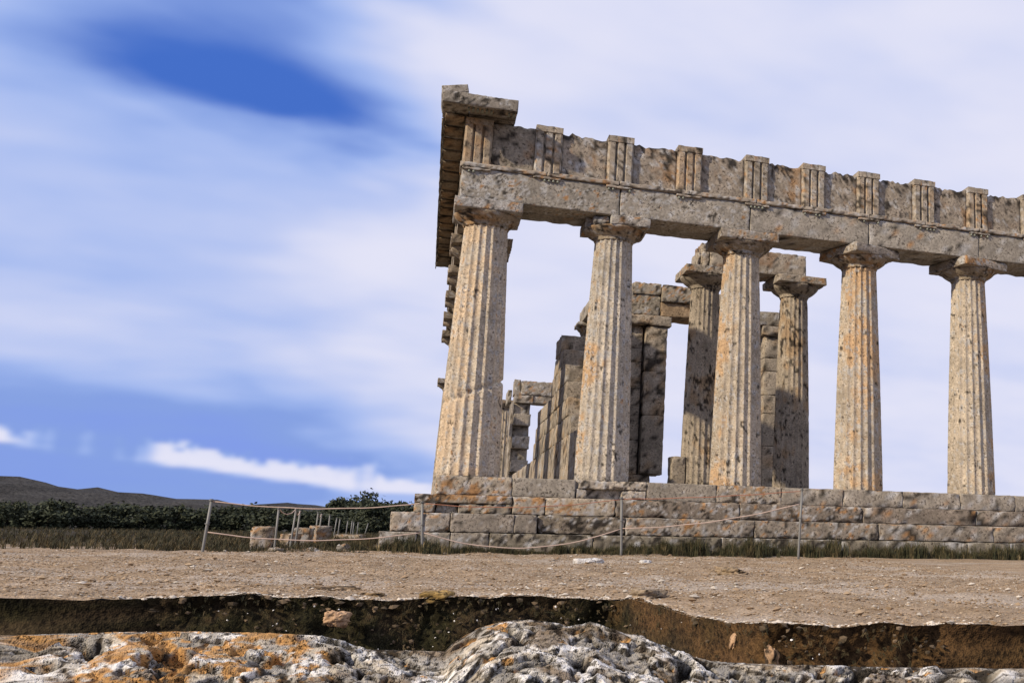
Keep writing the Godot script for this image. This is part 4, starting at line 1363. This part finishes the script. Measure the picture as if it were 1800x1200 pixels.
func fences() -> void:
	var gp := "posts of the rope barrier before the steps"
	var feet := [Vector3(-3.9, -1.46, 2.0), Vector3(-0.68, -1.40, 2.2), Vector3(2.56, -1.30, 2.3), Vector3(5.6, -1.32, 2.9)]
	var tops := [Vector3(-3.86, -0.60, 2.0), Vector3(-0.75, -0.55, 2.2), Vector3(2.52, -0.385, 2.3), Vector3(5.65, -0.16, 2.9)]
	var labs := ["rope post out to the left of the thin posts", "rope post standing in a grass tuft before the left end of the steps", "straight grey rope post before the steps under the second column", "rope post at the right beyond the third column"]
	for k in 4: post_at("rope_post", labs[k], feet[k], tops[k], 0.022, gp)
	var gr := "ropes of the barrier before the steps"
	var sag_up := [0.10, 0.10, 0.03]
	var sag_low := [0.13, 0.29, 0.10]
	for k in 3:
		var which: String = ["left of the left post", "between the left post and the middle post", "right of the middle post"][k]
		var a: Vector3 = feet[k].lerp(tops[k], 0.97)
		var b: Vector3 = feet[k + 1].lerp(tops[k + 1], 0.97)
		var u := single("rope", tube_mesh(hang(Vector3.ZERO, b - a, sag_up[k]), 0.007 if k else 0.009, 6, true), M.rope if k == 0 else M.rope_red, a)
		tag(u, "upper rope of the barrier, " + which, "rope", gr)
		a = feet[k].lerp(tops[k], 0.42)
		b = feet[k + 1].lerp(tops[k + 1], 0.42 if k < 2 else 0.78)
		u = single("rope", tube_mesh(hang(Vector3.ZERO, b - a, sag_low[k]), 0.009, 6, true), M.rope, a)
		tag(u, "lower slack rope of the barrier, " + which, "rope", gr)
	# thin posts of an older barrier running away at the left
	var row := [[-3.17, -1.47, -0.3], [-3.02, -1.50, -1.2], [-3.12, -1.45, -2.98], [-3.30, -1.36, -9.0], [-3.40, -1.35, -11.15], [-3.69, -1.27, -17.8], [-4.0, -1.20, -24.5], [-4.35, -1.14, -31.5], [-4.41, -1.13, -37.7], [-4.5, -1.09, -42.8], [-4.75, -1.03, -49.0], [-4.9, -0.98, -56.0], [-4.62, -0.94, -60.4]]
	var ord := ["nearest", "second", "third", "fourth", "fifth", "sixth", "seventh", "eighth", "ninth", "tenth", "eleventh", "twelfth", "farthest, leaning"]
	var before := Vector3.ZERO
	for k in row.size():
		var f := Vector3(row[k][0], ground_height(row[k][0], row[k][2]), row[k][2])
		var lean: float = [0.0, 0.04, 0.03, 0.02, 0.02, 0.0, 0.05, 0.03, 0.03, 0.02, 0.0, 0.02, 0.16][k]
		var top := f + Vector3(lean, 0.80 + (0.03 if k % 2 else 0.0), 0.0)
		post_at("thin_post", "%s thin post in the receding row at the left" % ord[k], f, top, 0.018 + 0.0006 * -f.z * 0.35, "thin posts receding at the left", 0.0)
		if k in [1, 2, 4]:
			var u := single("rope", tube_mesh(hang(Vector3.ZERO, top - before, 0.10, 14), 0.009), M.rope, before)
			tag(u, "short rope between the %s and %s thin posts" % [ord[k - 1], ord[k]], "rope", "short ropes of the receding row")
		before = top

func plants() -> void:
	var tuft := tuft_mesh(3, 9, 0.16)
	var places := []
	var cols := PackedColorArray()
	for k in 7600:
		var x := rng.randf_range(-1.7, 13.5) if k > 3000 else rng.randf_range(-1.8, 4.0)
		var right := sst(1.6, 4.5, x)
		var z := 1.46 + absf(rng.randfn()) * lerpf(0.10, 0.22, right)
		var s := rng.randf_range(0.05, 0.13) * (1.0 + 0.9 * right) * (1.0 + 0.8 * N2.get_noise_2d(x * 0.8, 4.0))
		if k >= 560 and N2.get_noise_2d(x * 0.45, 77.0) < -0.15 - 0.3 * right and rng.randf() < 0.70 - 0.3 * right: continue
		if k < 260:
			var a := rng.randf() * TAU
			var q := absf(rng.randfn()) * 0.16
			x = -0.62 + cos(a) * q * 1.3
			z = 2.15 + sin(a) * q
			s = rng.randf_range(0.10, 0.2)
		elif k < 420:
			x = -0.75 + rng.randfn() * 0.3
			z = 1.5 + absf(rng.randfn()) * 0.12
			s = rng.randf_range(0.12, 0.26)
		elif k < 560:
			x = 2.6 + rng.randfn() * 0.22
			z = 2.2 + rng.randfn() * 0.08
			s = rng.randf_range(0.04, 0.08)
		var b := Basis(Vector3.UP, rng.randf() * TAU).scaled(Vector3(s * 1.1, s * rng.randf_range(0.9, 1.5), s * 1.1))
		places.append(Transform3D(b, Vector3(x, ground_height(x, z) - 0.005, z)))
		var q2 := Color(0.028, 0.031, 0.010).lerp(Color(0.085, 0.065, 0.027), pow(rng.randf(), 2.0))
		if rng.randf() < 0.04: q2 = Color(0.22, 0.17, 0.08)
		cols.append(q2)
	multi("weeds", tuft, M.grass, places, cols, "dark green grass and weeds along the foot of the steps", "grass")
	places = []
	cols = PackedColorArray()
	for k in 6500:
		var z := -1.0 - 60.0 * pow(rng.randf(), 1.6)
		var x := -1.9 - absf(rng.randfn()) * (2.5 - z * 0.22)
		if k < 900:
			z = rng.randf_range(-3.0, 2.4)
			x = -1.5 - rng.randf() * 2.4
		var s := rng.randf_range(0.10, 0.28) * (0.5 if k < 900 else 1.0)
		var b := Basis(Vector3.UP, rng.randf() * TAU).scaled(Vector3(s * 1.4, s, s * 1.4))
		places.append(Transform3D(b, Vector3(x, ground_height(x, z) - 0.01, z)))
		cols.append(Color(0.026, 0.026, 0.010).lerp(Color(0.10, 0.072, 0.03), pow(rng.randf(), 2.2)))
	multi("pasture_grass", tuft, M.grass, places, cols, "rough grass beyond the terrace at the left", "grass")
	# dry stalks hanging on the bank
	places = []
	cols = PackedColorArray()
	for k in 2200:
		var x := rng.randf_range(-2.2, 2.2)
		var t := rng.randf()
		var z := bank_edge(x) + 0.02 + 0.22 * t * t
		var s := rng.randf_range(0.025, 0.07)
		var b := Basis(Vector3(1, 0, 0), rng.randf_range(0.5, 2.6)) * Basis(Vector3.UP, rng.randf() * TAU)
		places.append(Transform3D(b.scaled(Vector3(s, s, s)), Vector3(x, ground_height(x, bank_edge(x)) - 1.15 * t - 0.01, z)))
		cols.append(Color(0.035, 0.032, 0.012).lerp(Color(0.13, 0.095, 0.045), pow(rng.randf(), 2.5)))
	multi("bank_weeds", tuft, M.grass, places, cols, "short dry stalks and roots on the earth bank", "grass")
	places = []
	cols = PackedColorArray()
	for k in 420:
		var x := rng.randf_range(-2.4, 2.4)
		var t := pow(rng.randf(), 1.4) * 0.95
		var s := rng.randf_range(0.008, 0.022)
		if t < 0.06: s *= 1.3
		places.append(Transform3D(Basis.from_euler(Vector3(rng.randf() * 3.0, rng.randf() * 3.0, 0)).scaled(Vector3(s * 1.3, s, s)), Vector3(x, ground_height(x, bank_edge(x)) - 1.15 * t - 0.008, bank_edge(x) + 0.015 + 0.22 * t * t)))
		cols.append(Color(0.055, 0.04, 0.022).lerp(Color(0.20, 0.14, 0.085), pow(rng.randf(), 1.5)))
	multi("earth_crumbs_debris", pebble_mesh(15), M.pebble, places, cols, "crumbled earth and small stones on the face of the bank", "debris")
	places = []
	cols = PackedColorArray()
	for k in 60:
		var x := rng.randf_range(-2.0, 1.9)
		var t := rng.randf_range(0.05, 0.6)
		var s := rng.randf_range(0.004, 0.009)
		places.append(Transform3D(Basis.from_euler(Vector3(rng.randf() * 3.0, rng.randf() * 3.0, 0)).scaled(Vector3(s, s, s)), Vector3(x, ground_height(x, bank_edge(x)) - 1.0 * t, bank_edge(x) + 0.07 + 0.22 * t * t)))
		cols.append(Color(0.75, 0.73, 0.7))
	multi("white_pebbles", pebble_mesh(9), M.pebble, places, cols, "tiny white pebbles showing on the dark bank", "pebbles")
	# dark wood beyond the site
	var gt := "dark evergreen trees beyond the site"
	var lab := "dark evergreen tree in the dense belt beyond the site"
	var kinds := []
	var r := RandomNumberGenerator.new()
	r.seed = 77
	var spots := []
	for k in 17: spots.append([-38.0 + 2.6 * k + r.randf_range(-0.5, 0.5), -74.0 + r.randf_range(-4.0, 4.0), r.randf_range(1.75, 2.15) + (0.5 if k > 12 else 0.0)])
	for k in 12: spots.append([-42.0 + 3.9 * k + r.randf_range(-0.8, 0.8), -86.0 + r.randf_range(-3.0, 3.0), r.randf_range(2.0, 2.5) + (0.5 if k > 8 else 0.0)])
	for k in spots.size():
		var at := Vector3(spots[k][0], -1.0, spots[k][1])
		if k < 4:
			kinds.append(tree(lab, gt, at, 3.0, 4.2, 300 + k))
			kinds[k].scale = Vector3.ONE * spots[k][2] / 3.0
		else:
			var o := copy_of(kinds[k % 4], at, lab, gt, r.randf() * TAU)
			o.scale = Vector3(1.0, spots[k][2] / 3.0, 1.0) * 1.0
	tree("tallest dark tree in the belt, rising above its neighbours", gt, Vector3(-6.1, -1.0, -80.0), 3.7, 4.0, 411)
	tree("rounded dark tree left of the tallest one", gt, Vector3(-7.6, -1.0, -79.0), 3.2, 3.0, 412)
	tree("dark tree of middle height between the tallest one and the steps", gt, Vector3(-3.6, -1.0, -79.0), 3.0, 2.8, 413)
	tree("dark spreading tree just left of the upper step corner", gt, Vector3(-1.7, -1.0, -80.0), 2.9, 3.2, 414)
